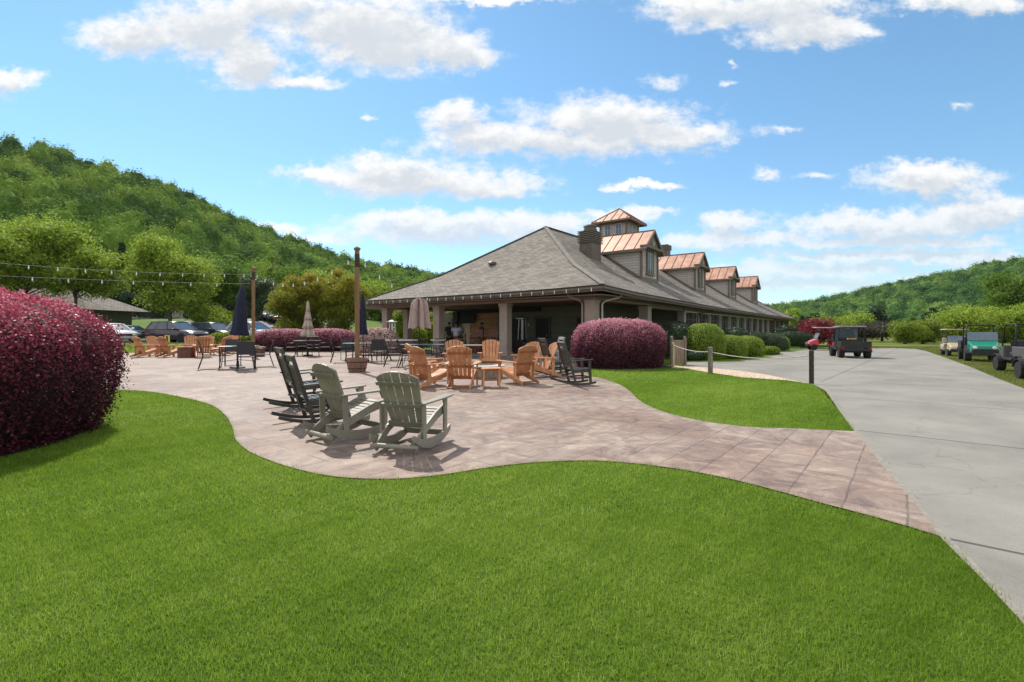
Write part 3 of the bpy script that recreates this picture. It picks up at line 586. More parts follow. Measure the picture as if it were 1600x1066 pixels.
b.build('soffit', M_CEIL, club)
# entablature beams over the columns
BT = 3.62; BB = 3.17
b = MB(); b.box((0, 8.15, (3.56 + BB) / 2), (.42, 16.7, 3.56 - BB)); b.box((4.0, .0, 3.35), (7.55, .4, .42)); b.build('front_beam', M_BEAM, club, bevel=.01)
b = MB(); b.box((10.9, 0, 3.2), (6.2, .4, .40)); b.box((34, 0, 3.21), (39.6, .36, .3)); b.box((60, 0, 3.15), (12, .4, .36)); b.box((4, 16.3, 3.3), (8, .4, .3)); b.box((31, 16.3, 3.2), (46, .4, .3)); b.build('side_beam', M_TRIM, club, bevel=.01)
def column(x, y, w=.62, z1=BB, d=None, m=M_COLM):
    c = MB(); d = d or w; c.box((x, y, z1 / 2 + .04), (w, d, z1 - .08)); o = c.build('column', m, club, bevel=.012)
    c = MB(); c.box((x, y, .15), (w + .1, d + .1, .3)); c.build('column_base', m, o, bevel=.012); c = MB(); c.box((x, y, z1 - .10), (w + .08, d + .08, .16)); c.build('column_capital', m, o, bevel=.012)
for y in (0, 5.6, 11.1, 16.3): column(0, y, .50 if y else .62, d=.55)
column(7.1, 0, .6, 3.1); column(14.2, 0, .5, 3.0); column(1.9, 16.3, .5, 3.15); column(7.2, 16.3, .5, 3.1, m=M_DARK)
for x in (53.4, 57, 61, 65.6): column(x, 0, .55, 3.0, m=M_TRIM)
for x in (57, 65.6): column(x, 7, .5, 3.0, m=M_TRIM)
# downspouts at the corner
b = MB(); 
b.tube([(-1.0, .9, 3.55), (-.95, .8, 3.30), (-.55, .42, 3.12), (-.36, .36, 2.95), (-.36, .36, .1)], .05, 8); b.build('downspout', M_COLM, club, smooth=True)
b = MB(); b.tube([(1.3, -1.05, 3.5), (1.2, -.95, 3.30), (.55, -.5, 3.12), (.35, -.4, 2.95), (.35, -.4, .1)], .05, 8); b.build('downspout', M_WHITE, club, smooth=True)
b = MB(); b.tube([(19, -1.1, 3.35), (18.9, -.9, 3.15), (17.5, -.25, 2.9), (17.2, -.24, .2)], .05, 8); b.build('downspout', M_DARK, club, smooth=True)
# pavilion floor, walls
b = MB(); b.box((7.3, 8.1, .05), (15.2, 16.9, .08)); b.build('pavilion_floor', M_STONE, club)
FL = .09
ws = []
for p0, p1 in (((7.5, 12.2), (7.5, 3.0)), ((7.5, 3.0), (14.6, 3.0)), ((14.6, 3.0), (14.6, .02))): ws.append(wall_uv(p0, p1, FL, 3.3))
uvsheet('olive_wall', ws, M_OLIVE, club, .12)
uvsheet('plank_wall', [wall_uv((7.5, 15.1), (7.5, 12.2), FL, 3.3)], M_WOOD, club, .12)
b = MB(); b.box((7.52, 15.75, 1.7), (.12, 1.3, 3.2)); b.build('cream_wall', M_CREAM, club)
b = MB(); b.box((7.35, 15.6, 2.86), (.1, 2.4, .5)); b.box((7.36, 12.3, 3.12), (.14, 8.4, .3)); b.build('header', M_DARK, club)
uvsheet('rear_wall', [wall_uv((64, 16.2), (7.6, 16.2), 0, 3.3), wall_uv((55, 7), (55, 16.2), 0, 3.3), wall_uv((54.4, .0), (54.4, 7), 0, 3.3)], M_OLIVE, club, .1)
def doorway(x, y, w, h, face, lite=True):
    d = MB(); 
    if face == 'x': d.box((x, y, h / 2 + FL), (.07, w, h))
    else: d.box((x, y, h / 2 + FL), (w, .07, h))
    o = d.build('door', M_DARK, club, bevel=.006); f = MB()
    for k in (-1, 1):
        f.box((x - (.02 if face == 'x' else 0), y + k * (w / 2 + .06), h / 2 + FL), (.12, .1, h + .1)) if face == 'x' else f.box((x + k * (w / 2 + .06), y - .02, h / 2 + FL), (.1, .12, h + .1))
    f.box((x - .02, y, h + FL + .1), (.12, w + .24, .1)) if face == 'x' else f.box((x, y - .02, h + FL + .1), (w + .24, .12, .1))
    f.build('door_frame', mat('door_frame_paint', (.085, .085, .07), (.1, .1, .085), .6), o)
    k = MB(); p = (x - .07, y - w * .38, 1.1 + FL) if face == 'x' else (x - w * .38, y - .07, 1.1 + FL); k.sphere(p, .045, 8, 6); k.build('handle', M_WHITE, o, smooth=True)
doorway(7.4, 10.2, 1.05, 2.35, 'x'); doorway(7.4, 7.9, 1.1, 2.35, 'x'); doorway(7.4, 4.4, 1.2, 2.3, 'x'); doorway(10.6, 2.9, 1.6, 2.4, 'y'); doorway(13.2, 2.9, 1.1, 2.4, 'y')
for y in (9.1, 11.4):
    b = MB(); b.box((7.35, y, 2.0), (.1, .12, .2)); b.build('wall_sconce', M_WHITE, club, bevel=.01)
# far-left wing under the front eave
uvsheet('olive_wall', [wall_uv((7.6, 19.3), (7.6, 16.4), 0, 3.1)], M_OLIVE, club, .2); b = MB(); b.box((7.45, 16.85, 1.3), (.08, .5, 2.5)); b.build('door', M_DARK, club)
b = MB(); b.box((4.5, 19.4, 3.35), (9, .3, .3)); b.build('side_beam', M_TRIM, club)
# window wall on the long side
for i in range(11):
    x0 = 14.6 + i * 3.49; x1 = x0 + 3.49; g = MB(); 
    g.box(((x0 + x1) / 2, .12, 1.95), (x1 - x0 - .16, .02, 2.2)); w = g.build('window', M_GLASS, club); f = MB()
    for xx in (x0 + .06,): f.box((xx, 0, 1.7), (.12, .22, 2.78))
    f.box(((x0 + x1) / 2, .0, 3.0), (x1 - x0 - .13, .2, .1)); f.box(((x0 + x1) / 2, .0, .82), (x1 - x0 - .13, .2, .1)); f.build('window_frame', M_WHITE, w)
    f = MB()
    for k in (1, 2): f.box((x0 + .06 + k * (3.49) / 3, .06, 1.91), (.07, .08, 2.08))
    f.box(((x0 + x1) / 2, .075, 2.45), (3.3, .05, .04)); f.build('mullion', M_TRIM, w)
uvsheet('knee_wall', [wall_uv((14.7, .0), (53.2, .0), 0, .78)], M_OLIVE, club, .15)
uvsheet('window_end_wall', [wall_uv((53.1, .14), (54.3, .14), 0, 3.1)], M_OLIVE, club, .1)
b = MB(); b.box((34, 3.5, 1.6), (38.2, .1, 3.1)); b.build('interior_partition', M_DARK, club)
# dormers
def dormer(s0, first=False):
    w = 3.2; m0 = 3.5; x0, x1 = s0 - OV, s0 + w - OV; y0 = m0 - OV; zt = 7.85; zr = 9.15; zb = roof_h(m0) - .25; xc = (x0 + x1) / 2
    m1 = KI + (zt - 5.44) / (RH - 5.44) * (MID - KI); y1 = m1 - OV; yk = KI - OV
    def side(x, flip):
        q = [(x, y0, zb), (x, y1 + .3, roof_h(m1)), (x, y1 + .3, zt), (x, y0, zt)]; u = [(v[1], v[2]) for v in q]
        return (q[::-1], u[::-1]) if flip else (q, u)
    fr = ([(x0, y0, zb), (x0, y0, zt), (xc, y0, zr - .1), (x1, y0, zt), (x1, y0, zb)], [(x0, zb), (x0, zt), (xc, zr), (x1, zt), (x1, zb)])
    d = uvsheet('dormer', [side(x0, False), side(x1, True), fr], M_SIDING, club)
    # roof
    r = MB(); ohx = .32; ohy = .45; mr = KI + (zr - 5.44) / (RH - 5.44) * (MID - KI); yr = mr - OV; sl = (zr - zt) / (w / 2)
    for sgn, xe in ((-1, x0 - ohx), (1, x1 + ohx)):
        ze = zr - sl * abs(xe - xc) - .02; a = [(xe, y0 - ohy, ze), (xc, y0 - ohy, zr), (xc, yr + .3, zr), (xe, y1 + .5, ze)]
        up = Vector((0, 0, .05)); vs = [Vector(p) for p in a] + [Vector(p) + up for p in a]; r.add(vs, [(0, 1, 2, 3), (7, 6, 5, 4), (0, 4, 5, 1), (1, 5, 6, 2), (2, 6, 7, 3), (3, 7, 4, 0)])
    r.build('roof', M_COPPER, d)
    r = MB()
    n = 7
    for i in range(n + 1):
        yy = y0 - ohy + .03 + (yr - y0 + ohy - .1) * i / n
        for sgn, xe in ((-1, x0 - ohx), (1, x1 + ohx)):
            ze = zr - sl * abs(xe - xc) - .02
            if yy < y1 + .4 or True:
                f = 1.0 if yy < y1 + .3 else max(0, 1 - (yy - y1 - .3) / (yr - y1))
                r.bar((xc + (xe - xc) * f, yy, zr + (ze - zr) * f + .07), (xc, yy, zr + .07), .035, .05)
    r.bar((xc, y0 - ohy, zr + .07), (xc, yr, zr + .07), .1, .06); r.build('roof_seams', M_SEAM, d)
    tr = MB()
    for xe, s in ((x0 - ohx, -1), (x1 + ohx, 1)):
        ze = zr - sl * abs(xe - xc) - .02; tr.bar((xe, y0 - ohy, ze - .07), (xe, y1 + .35, ze - .07), .09, .17)
        tr.bar((xe, y0 - ohy + .02, ze - .04), (xc, y0 - ohy + .02, zr - .04), .1, .2)
        tr.box((x0 - .02 if s < 0 else x1 + .02, y0 - .02, (zb + zt) / 2), (.17, .17, zt - zb))
        tr.bar((x0 - .03 if s < 0 else x1 + .03, y0, zb + .26), (x0 - .03 if s < 0 else x1 + .03, y1 + .2, roof_h(m1) + .14), .06, .26)
    tr.box((xc, y0 - .25, zt - .06), (w + .5, .5, .16)); tr.box((xc, y0 - .04, zb + .2), (w - .1, .1, .5)); tr.build('trim', M_TRIM, d)
    pm = MB(); pm.add([(x0 + .1, y0 - .3, zt + .05), (x1 - .1, y0 - .3, zt + .05), (xc, y0 - .3, zr - .15)], [(0, 1, 2)]); pm.build('gable_panel', M_TRIM, d)
    pm = MB()
    for k in (-.3, 0, .3): pm.bar((xc, y0 - .33, zt + .12), (xc + k, y0 - .33, zt + .62 - abs(k) * .5), .05, .04)
    pm.build('gable_ornament', M_WHITE, d)
    g = MB(); g.box((xc, y0 - .04, 6.75), (1.0, .05, 1.7)); g.build('window', M_GLASS, d)
    g = MB(); 
    for k in (-1, 1): g.box((xc + k * .6, y0 - .07, 6.75), (.16, .12, 1.95))
    g.box((xc, y0 - .07, 7.68), (1.04, .12, .16)); g.box((xc, y0 - .09, 5.83), (1.5, .16, .13)); g.build('window_frame', M_TRIM, d)
    g = MB(); g.box((xc, y0 - .075, 6.75), (.05, .03, 1.66)); g.box((xc + .47, y0 - .075, 6.75), (.06, .03, 1.66)); g.box((xc - .47, y0 - .075, 6.75), (.06, .03, 1.66)); g.build('sash', M_WHITE, d)
for k in range(4): dormer(13.3 + 13.15 * k)
# cupola
cs, ct = 22.3 - OV, MID - OV
b = MB(); q = 1.32; zc0, zc1 = 8.2, 11.75
cu = uvsheet('cupola', [wall_uv((cs - q, ct - q), (cs + q, ct - q), zc0, zc1), wall_uv((cs + q, ct - q), (cs + q, ct + q), zc0, zc1), wall_uv((cs + q, ct + q), (cs - q, ct + q), zc0, zc1), wall_uv((cs - q, ct + q), (cs - q, ct - q), zc0, zc1)], M_SIDING, club)
Q = 1.95; b = MB(); b.add([(cs - Q, ct - Q, 11.8), (cs + Q, ct - Q, 11.8), (cs + Q, ct + Q, 11.8), (cs - Q, ct + Q, 11.8), (cs, ct, 13.25)], [(0, 1, 4), (1, 2, 4), (2, 3, 4), (3, 0, 4), (3, 2, 1, 0)]); b.build('roof', M_COPPER, cu)
b = MB()
for sx, sy in ((-1, -1), (1, -1), (1, 1), (-1, 1)): b.bar((cs + sx * Q, ct + sy * Q, 11.83), (cs, ct, 13.28), .07, .06)
for k in np.linspace(-.8, .8, 5):
    for ax in (0, 1):
        for sg in (-1, 1):
            p = (cs + sg * Q, ct + k * Q) if ax == 0 else (cs + k * Q, ct + sg * Q); qz = 11.8 + 1.45 * (1 - abs(k)); e = (cs + sg * Q * abs(k), ct + k * Q) if ax == 0 else (cs + k * Q, ct + sg * Q * abs(k))
            b.bar((*p, 11.84), (*e, qz + .03), .03, .04)
b.build('roof_seams', M_SEAM, cu)
b = MB()
for a_, b_ in (((-Q, -Q), (Q, -Q)), ((Q, -Q), (Q, Q)), ((Q, Q), (-Q, Q)), ((-Q, Q), (-Q, -Q))): b.bar((cs + a_[0], ct + a_[1], 11.72), (cs + b_[0], ct + b_[1], 11.72), .1, .16)
for sx, sy in ((-1, -1), (1, -1), (1, 1), (-1, 1)): b.box((cs + sx * q, ct + sy * q, (zc0 + zc1) / 2), (.16, .16, zc1 - zc0))
b.box((cs, ct, 11.62), (2 * q + .3, 2 * q + .3, .2)); b.build('trim', M_TRIM, cu)
for face in range(4):
    for k in (-.55, .55):
        a = face * pi / 2; n = Vector((cos(a), sin(a), 0)); t_ = Vector((-sin(a), cos(a), 0)); c = Vector((cs, ct, 11.0)) + n * (q + .03) + t_ * k
        g = MB(); g.box(c, (.04, .5, .95), (0, 0, a)); g.build('window', mat('blue_window_glass', (.08, .13, .24), (.12, .18, .32), .1), cu)
        g = MB()
        for kk in (-.28, 0, .28): g.box(c + t_ * kk + n * .02, (.05, .05 if kk else .03, 1.05), (0, 0, a))
        for zz in (-.5, 0, .5): g.box(c + Vector((0, 0, zz)) + n * .025, (.05, .6, .05 if zz else .03), (0, 0, a))
        g.build('window_frame', M_WHITE, cu)
# chimneys
def chimney(x0, y0, wx, wy, zb, z1, z2, round_cap=True):
    b = MB(); b.box((x0 + wx / 2, y0 + wy / 2, (zb + z1) / 2), (wx, wy, z1 - zb)); c = b.build('chimney', M_LOUV, club, bevel=.01)
    b = MB(); n = 7; 
    b.box((x0 + wx / 2, y0 + wy / 2, (z1 + z2) / 2), (wx - .1, wy - .1, z2 - z1 - .02))
    for i in range(n): b.box((x0 + wx / 2, y0 + wy / 2, z1 + .05 + (z2 - z1 - .1) * i / (n - 1)), (wx + .22, wy + .22, .045))
    b.build('louvre_cap', mat('taupe_louvre', (.17, .135, .11), (.22, .18, .15), .5), c)
    if round_cap: b = MB(); b.lathe([(.42, 0), (.48, .08), (.48, .16), (.42, .2), (.42, .3), (.5, .34), (.45, .44), (.1, .48)], (x0 + wx / 2, y0 + wy / 2, z2), 20); b.build('round_cowl', M_LOUV, c, smooth=True)
    b = MB(); b.bar((x0 - .03, y0 - .06, zb + .55), (x0 - .03, y0 + wy + .05, zb + .55 + wy * .55), .05, .12); b.build('flashing', M_TRIM, c)
chimney(8.75 - OV, 5.15 - OV, 1.35, 1.0, 5.6, 7.65, 8.5)
chimney(34.3 - OV, MID - OV - .4, 1.2, .9, 8.8, 10.9, 11.5, False)
# ------------------------------------------------------------ garage on the left, across the lot
gx, gy = XY(70, 54); gh = thing('garage_building', 'low taupe garage building with grey hip roof and open bay across the parking lot', 'building', (gx - 6, gy + 3, .45), R(-6))
gh.scale = (1, 1, 1.2)
M_GW = mat('taupe_stucco', (.17, .15, .125), (.21, .185, .155), .8, 2)
g = MB(); g.box((-3, 0, 1.35), (13, 6, 2.9)); g.box((10.9, 0, 1.35), (1.6, 6, 2.9)); g.box((6.8, -.0, 2.55), (6.8, 5.9, .5)); g.box((6.8, 2.85, .6), (6.8, .2, 1.2)); g.build('wall', M_GW, gh)
g = MB(); g.box((3.7, -3.05, 1.35), (.45, .2, 2.9)); g.box((11.9, -3.05, 1.35), (.35, .2, 2.9)); g.box((1.5, -3.2, 2.75), (21, .1, .22)); g.build('trim', M_TRIM, gh)
Lx, Rx, yy0, yy1 = -11, 13.2, -4, 4.2; rz_ = 5.0; po = [([(Lx, yy0, 2.8), (Rx, yy0, 2.8), (Rx - 5.5, .1, rz_), (Lx + 4, .1, rz_)], [(0, 0), (24, 0), (18.5, 5), (4, 5)]), ([(Rx, yy0, 2.8), (Rx, yy1, 2.8), (Rx - 5.5, .1, rz_)], [(0, 0), (8, 0), (4, 5)]),
    ([(Rx, yy1, 2.8), (Lx, yy1, 2.8), (Lx + 4, .1, rz_), (Rx - 5.5, .1, rz_)], [(0, 0), (24, 0), (20, 5), (5, 5)]), ([(Lx, yy1, 2.8), (Lx, yy0, 2.8), (Lx + 4, .1, rz_)], [(0, 0), (8, 0), (4, 5)])]
gr = uvsheet('roof', po, M_SHING, gh, .12)
g = MB(); g.box((.2, -2.7, 3.75), (3.6, 1.4, .7), taper=.85); g.build('dormer_vent', M_DARK, gr)
g = MB(); g.sphere((2.5, -3.1, 2.35), .14); g.build('floodlight', M_WHITE, gh, smooth=True)
g = MB(); g.box((10.9, -3.03, 1.5), (.4, .04, .55)); g.build('notice_board', M_WHITE, gh)
# ------------------------------------------------------------ furniture materials
M_SAGE = mat('sage_green_poly_lumber', (.22, .20, .158), (.285, .262, .21), .5, 3, rnd=.08, bump=.08, bscale=60)
M_SAGEB = mat('sage_brace', (.17, .165, .12), (.20, .195, .145), .55, 3)
M_ORNG = mat('cedar_orange_poly_lumber', (.45, .195, .085), (.62, .32, .16), .55, 4, bump=.15, bscale=50, rnd=.14)
M_ORNGB = mat('cedar_orange_brace', (.30, .09, .03), (.40, .14, .05), .55, 4)
M_BLKW = mat('black_poly_lumber', (.036, .034, .030), (.062, .058, .051), .42, 3, rnd=.2, bump=.1, bscale=50)
M_GRYW = mat('weathered_grey_lumber', (.20, .20, .205), (.30, .30, .30), .55, 3)
M_METAL = mat('dark_bronze_metal', (.022, .019, .017), (.045, .04, .036), .45, 6, metal=.4)
M_SLING = mat('charcoal_sling_fabric', (.035, .035, .042), (.06, .06, .07), .75, 40, bump=.1)
M_TTOP = mat('grey_metal_tabletop', (.16, .155, .15), (.26, .25, .24), .35, 5, metal=.3)
M_NAVY = mat('navy_canvas', (.008, .010, .030), (.016, .019, .05), .8, 5, bump=.2)
M_BEIGE = mat('beige_canvas', (.40, .32, .27), (.50, .41, .35), .85, 5, bump=.2)
M_PINKC = mat('dusty_pink_canvas', (.36, .26, .24), (.46, .34, .31), .85, 5, bump=.2)
M_POST = mat('amber_timber_post', (.16, .088, .040), (.28, .165, .08), .65, 3, 5, stretch=(6, 6, .5), bump=.2)
M_BARREL = mat('weathered_barrel_staves', (.13, .07, .05), (.34, .21, .16), .75, 5, 6, stretch=(4, 4, .7), bump=.4)
M_RUST = mat('rusty_hoop', (.06, .025, .018), (.12, .05, .035), .7, 10)
M_GRPOST = mat('weathered_grey_post', (.13, .105, .085), (.30, .26, .21), .85, 5, 6, stretch=(5, 5, .5), bump=.4)
M_BRPOST = mat('dark_brown_post', (.035, .025, .02), (.08, .06, .045), .8, 5, 6, stretch=(5, 5, .5), bump=.4)
M_ROPE = mat('pale_rope', (.45, .42, .36), (.62, .58, .5), .9, 40)
M_STEEL = mat('brushed_steel', (.45, .45, .45), (.6, .6, .6), .3, 10, metal=.9)
M_BULB = mat('clear_bulb_glass', (.75, .75, .72), (.85, .85, .82), .08, 3, spec=.8)
M_CORD = mat('pale_cord', (.35, .36, .36), (.45, .46, .46), .6, 5)
M_DCORD = mat('dark_cord', (.03, .03, .03), (.05, .05, .05), .6, 5)
# ------------------------------------------------------------ adirondack chair (front = +y). back leans towards -y
def adirondack(label, M1, M2, rocker, group, cat='chair'):
    t = thing('rocking_chair' if rocker else 'adirondack_chair', label, cat, group=group); dz = .10 if rocker else 0; bv = .006 if rocker else 0
    # backrest: five tapered slats making one fan with a curved head
    lean = R(24); bp = Vector((0, -.20, .235 + dz)); up = Vector((0, -sin(lean), cos(lean))); H_ = .86; b = MB(); n = 5
    for i in range(n):
        w0 = .078; w1 = .108; x0 = (i - 2) * (w0 + .018); x1 = (i - 2) * (w1 + .019); top = H_ - .018 * (i - 2) ** 2 * 1.6; segs = 5; vs = []
        def headz(x): return H_ - .10 * (abs(x) / .31) ** 2.2
        for f in (0, .5, 1.0):
            for k in (-1, 0, 1):
                xx = x0 + (x1 - x0) * f + k * (w0 + (w1 - w0) * f) / 2; z = headz(xx) if f == 1 else f * (H_ - .12) ; p = bp + up * z + Vector((xx, .035 * (abs(xx) / .3) ** 2, 0)); vs.append(p)
        nn = Vector((0, -cos(lean), -sin(lean))) * .022; m = len(vs); vs = vs + [v + nn for v in vs]; fs = []
        for r_ in range(2):
            for k in range(2): a = r_ * 3 + k; fs += [(a, a + 1, a + 4, a + 3), (m + a + 3, m + a + 4, m + a + 1, m + a)]
        fs += [(0, 3, m + 3, m), (3, 6, m + 6, m + 3), (6, 7, m + 7, m + 6), (7, 8, m + 8, m + 7), (8, 5, m + 5, m + 8), (5, 2, m + 2, m + 5), (2, 1, m + 1, m + 2), (1, 0, m, m + 1)]; b.add(vs, fs)
    b.build('backrest', M1, t)
    nb = Vector((0, -cos(lean), -sin(lean)))
    for z, w in ((.69, .57), (.34, .60), (.03, .5)):
        b = MB(); p = bp + up * z + nb * .042
        b.bar(p - Vector((w / 2, 0, 0)), p + Vector((w / 2, 0, 0)), .035, .055 if z > .1 else .09, up=up); b.build('back_brace', M2, t, bevel=.004)
    b = MB(); ns = 7   # seat: slats sloping back, rounded front edge
    for i in range(ns):
        f = i / (ns - 1); y = .33 - .50 * f; z = .385 - .14 * f + .012 * sin(f * pi) * -1 + dz; b.box((0, y, z), (.52, .072, .022), (R(15.5), 0, 0))
    b.box((0, .372, .355 + dz), (.52, .022, .075), (R(10), 0, 0)); b.build('seat', M1, t, bevel=bv * .6)
    for s in (-1, 1):
        x = s * .272
        a = MB(); pr = [(.405, .545), (.405, .62), (.36, .63)] ; outl = []
        for f in np.linspace(0, 1, 9):
            y = .44 - .84 * f; w = .075 + .075 * sin(min(1, (1 - f) * 1.35) * pi / 2) ** 1.5 * (1 if f > .04 else .72); outl.append((y, w))
        poly = [(s * .33 + s * w * .62, y) for y, w in outl] + [(s * .33 - s * w * .38, y) for y, w in outl[::-1]]
        if s < 0: poly = poly[::-1]
        a.prism(poly, .565 + dz, .59 + dz, Matrix.Translation((0, 0, 0)) @ Matrix.Rotation(R(1.5), 4, 'X')); a.build('armrest', M1, t, bevel=bv)
        a = MB(); a.bar((s * .315, .34, .57 + dz), (s * .315, .33, .07 if rocker else 0), .03, .10, up=(0, 1, 0)); a.build('front_leg', M1, t, bevel=bv)
        a = MB(); a.bar((s * .315, .31, .56 + dz), (s * .315, .31, .44 + dz), .02, .14, up=(0, 1, 0), w1=.02, h1=.03); a.build('arm_bracket', M2, t)
        a = MB(); a.bar((s * .312, -.34, .565 + dz), (s * .312, -.31, .10 if rocker else .06), .03, .085, up=(0, 1, 0)); a.build('rear_leg', M1, t, bevel=bv)
        # side rail: long board from the front of the seat down to the ground behind
        a = MB(); 
        if rocker:
            pts = [(.40, .40 + dz, .13), (.1, .31 + dz, .12), (-.25, .19 + dz * .8, .11), (-.56, .055, .10)]
        else: pts = [(.40, .33, .13), (.1, .25, .12), (-.25, .14, .11), (-.60, .035, .07)]
        for i in range(3): a.bar((x, pts[i][0], pts[i][1]), (x, pts[i + 1][0], pts[i + 1][1]), .03, pts[i][2], h1=pts[i + 1][2])
        a.build('side_rail', M1, t)
        if rocker:
            a = MB(); vs = []; fs = []; N_ = 14
            for i in range(N_ + 1):
                f = i / N_; y = .50 - 1.12 * f; zb = 1.05 - math.sqrt(max(0, 1.05 ** 2 - (y + .02) ** 2)) * 1.0; zb = max(zb, 0); wd = .085 + .05 * sin(pi * f)
                for dx in (-.017, .017): vs += [(s * .312 + dx, y, zb), (s * .312 + dx, y, zb + wd)]
            for i in range(N_):
                k = i * 4; fs += [(k, k + 4, k + 5, k + 1), (k + 2, k + 3, k + 7, k + 6), (k, k + 2, k + 6, k + 4), (k + 1, k + 5, k + 7, k + 3)]
            fs += [(0, 1, 3, 2), (N_ * 4, N_ * 4 + 2, N_ * 4 + 3, N_ * 4 + 1)]; a.add(vs, fs); a.build('rocker', M1, t)
    a = MB(); 
    if rocker:
        a.tube([(-.33, -.56, .10), (.33, -.56, .10)], .034, 10); a.build('stretcher', M1, t, smooth=True); a = MB(); a.bar((-.30, .30, .13), (.30, .30, .13), .03, .08); a.build('stretcher', M2, t)
    else: a.bar((-.27, -.50, .06), (.27, -.50, .06), .05, .03); a.build('stretcher', M2, t)
    return t
def face(deg): return -R(deg)      # heading clockwise from +Y
AG = 'adirondack rocking chairs at the lawn edge'
c = adirondack('sage green adirondack rocker nearest the lawn, rightmost of the two, seen square from behind', M_SAGE, M_SAGEB, True, 'sage green adirondack rocking chairs', 'rocking chair')
c.location = (-1.36, 6.78, .012); c.rotation_euler = (0, 0, face(16)); c.scale = (1.0, 1.0, .945)
dup(c, 'sage green adirondack rocker turned right, between the black rockers and its twin', (-2.40, 7.36, .012), face(39), 1.0)
# ------------------------------------------------------------ tall porch rocker
def porch_rocker(label, M, group):
    t = thing('rocking_chair', label, 'rocking chair', group=group); lean = R(17); up = Vector((0, -sin(lean), cos(lean))); base_ = Vector((0, -.22, .40))
    for s in (-1, 1):
        a = MB(); a.bar(base_ + Vector((s * .27, 0, 0)) - up * .36, base_ + Vector((s * .27, 0, 0)) + up * .80, .04, .062, up=(0, 1, 0)); a.build('back_post', M, t, bevel=.004)
        a = MB(); a.bar((s * .28, .27, .68), (s * .28, .30, .09), .045, .06, up=(0, 1, 0)); a.build('front_leg', M, t)
        a = MB(); a.bar((s * .29, .36, .70), (s * .28, -.36, .66), .085, .025); a.build('armrest', M, t, bevel=.004)
        a = MB(); a.bar((s * .27, .30, .40), (s * .27, -.22, .37), .03, .07); a.build('seat_rail', M, t)
        a = MB(); a.bar((s * .275, .29, .22), (s * .275, -.14, .20), .025, .045); a.build('stretcher', M, t)
        a = MB(); pts = []
        for i in range(13):
            y = .46 - 1.12 * i / 12; pts.append((s * .277, y, .04 + max(0, 2.0 - math.sqrt(2.0 ** 2 - (y - .05) ** 2))))
        for i in range(12): a.bar(pts[i], pts[i + 1], .04, .055)
        a.build('rocker', M, t)
    a = MB(); a.bar(base_ + up * .745 - Vector((.25, 0, 0)), base_ + up * .745 + Vector((.25, 0, 0)), .03, .11, up=up); a.build('top_rail', M, t, bevel=.004)
    a = MB(); a.bar(base_ + up * .60 - Vector((.25, 0, 0)), base_ + up * .60 + Vector((.25, 0, 0)), .03, .055, up=up); a.bar(base_ + up * .12 - Vector((.25, 0, 0)), base_ + up * .12 + Vector((.25, 0, 0)), .03, .07, up=up)
    for i in range(9):
        x = -.216 + .054 * i; a.bar(base_ + up * .14 + Vector((x, 0, 0)), base_ + up * .59 + Vector((x, 0, 0)), .027, .016, up=(0, 1, 0))
    a.build('backrest', M, t)
    a = MB()
    for i in range(6): a.box((0, .30 - .095 * i, .445 - .006 * i), (.52, .082, .022))
    a.build('seat', M, t); a = MB(); a.bar((-.27, .30, .22), (.27, .30, .22), .04, .03); a.build('stretcher', M, t); a = MB(); a.bar((-.27, -.2, .22), (.27, -.2, .22), .04, .03); a.build('stretcher', M, t)
    return t
PG = 'tall slat back porch rocking chairs'
p = porch_rocker('black slat back rocking chair directly left of the sage green rockers', M_BLKW, PG)
p.location = (-3.42, 8.50, .012); p.rotation_euler = (0, 0, face(53))
dup(p, 'black slat back rocking chair farthest left, half behind its twin', (-4.36, 10.15, .012), face(53), 1.06)
dup(p, 'black rocking chair nearest the purple hedge, at the edge of the middle lawn', (1.88, 14.2, .012), face(76), 1.06)
dup(p, 'black rocking chair between the orange chairs and the rocker by the hedge', (1.52, 17.1, .012), face(74), 1.12)
q = porch_rocker('pale grey rocking chair facing left behind the two black rockers', M_GRYW, PG); q.location = (1.62, 20.3, .012); q.rotation_euler = (0, 0, face(-105)); q.scale = (1.12,) * 3
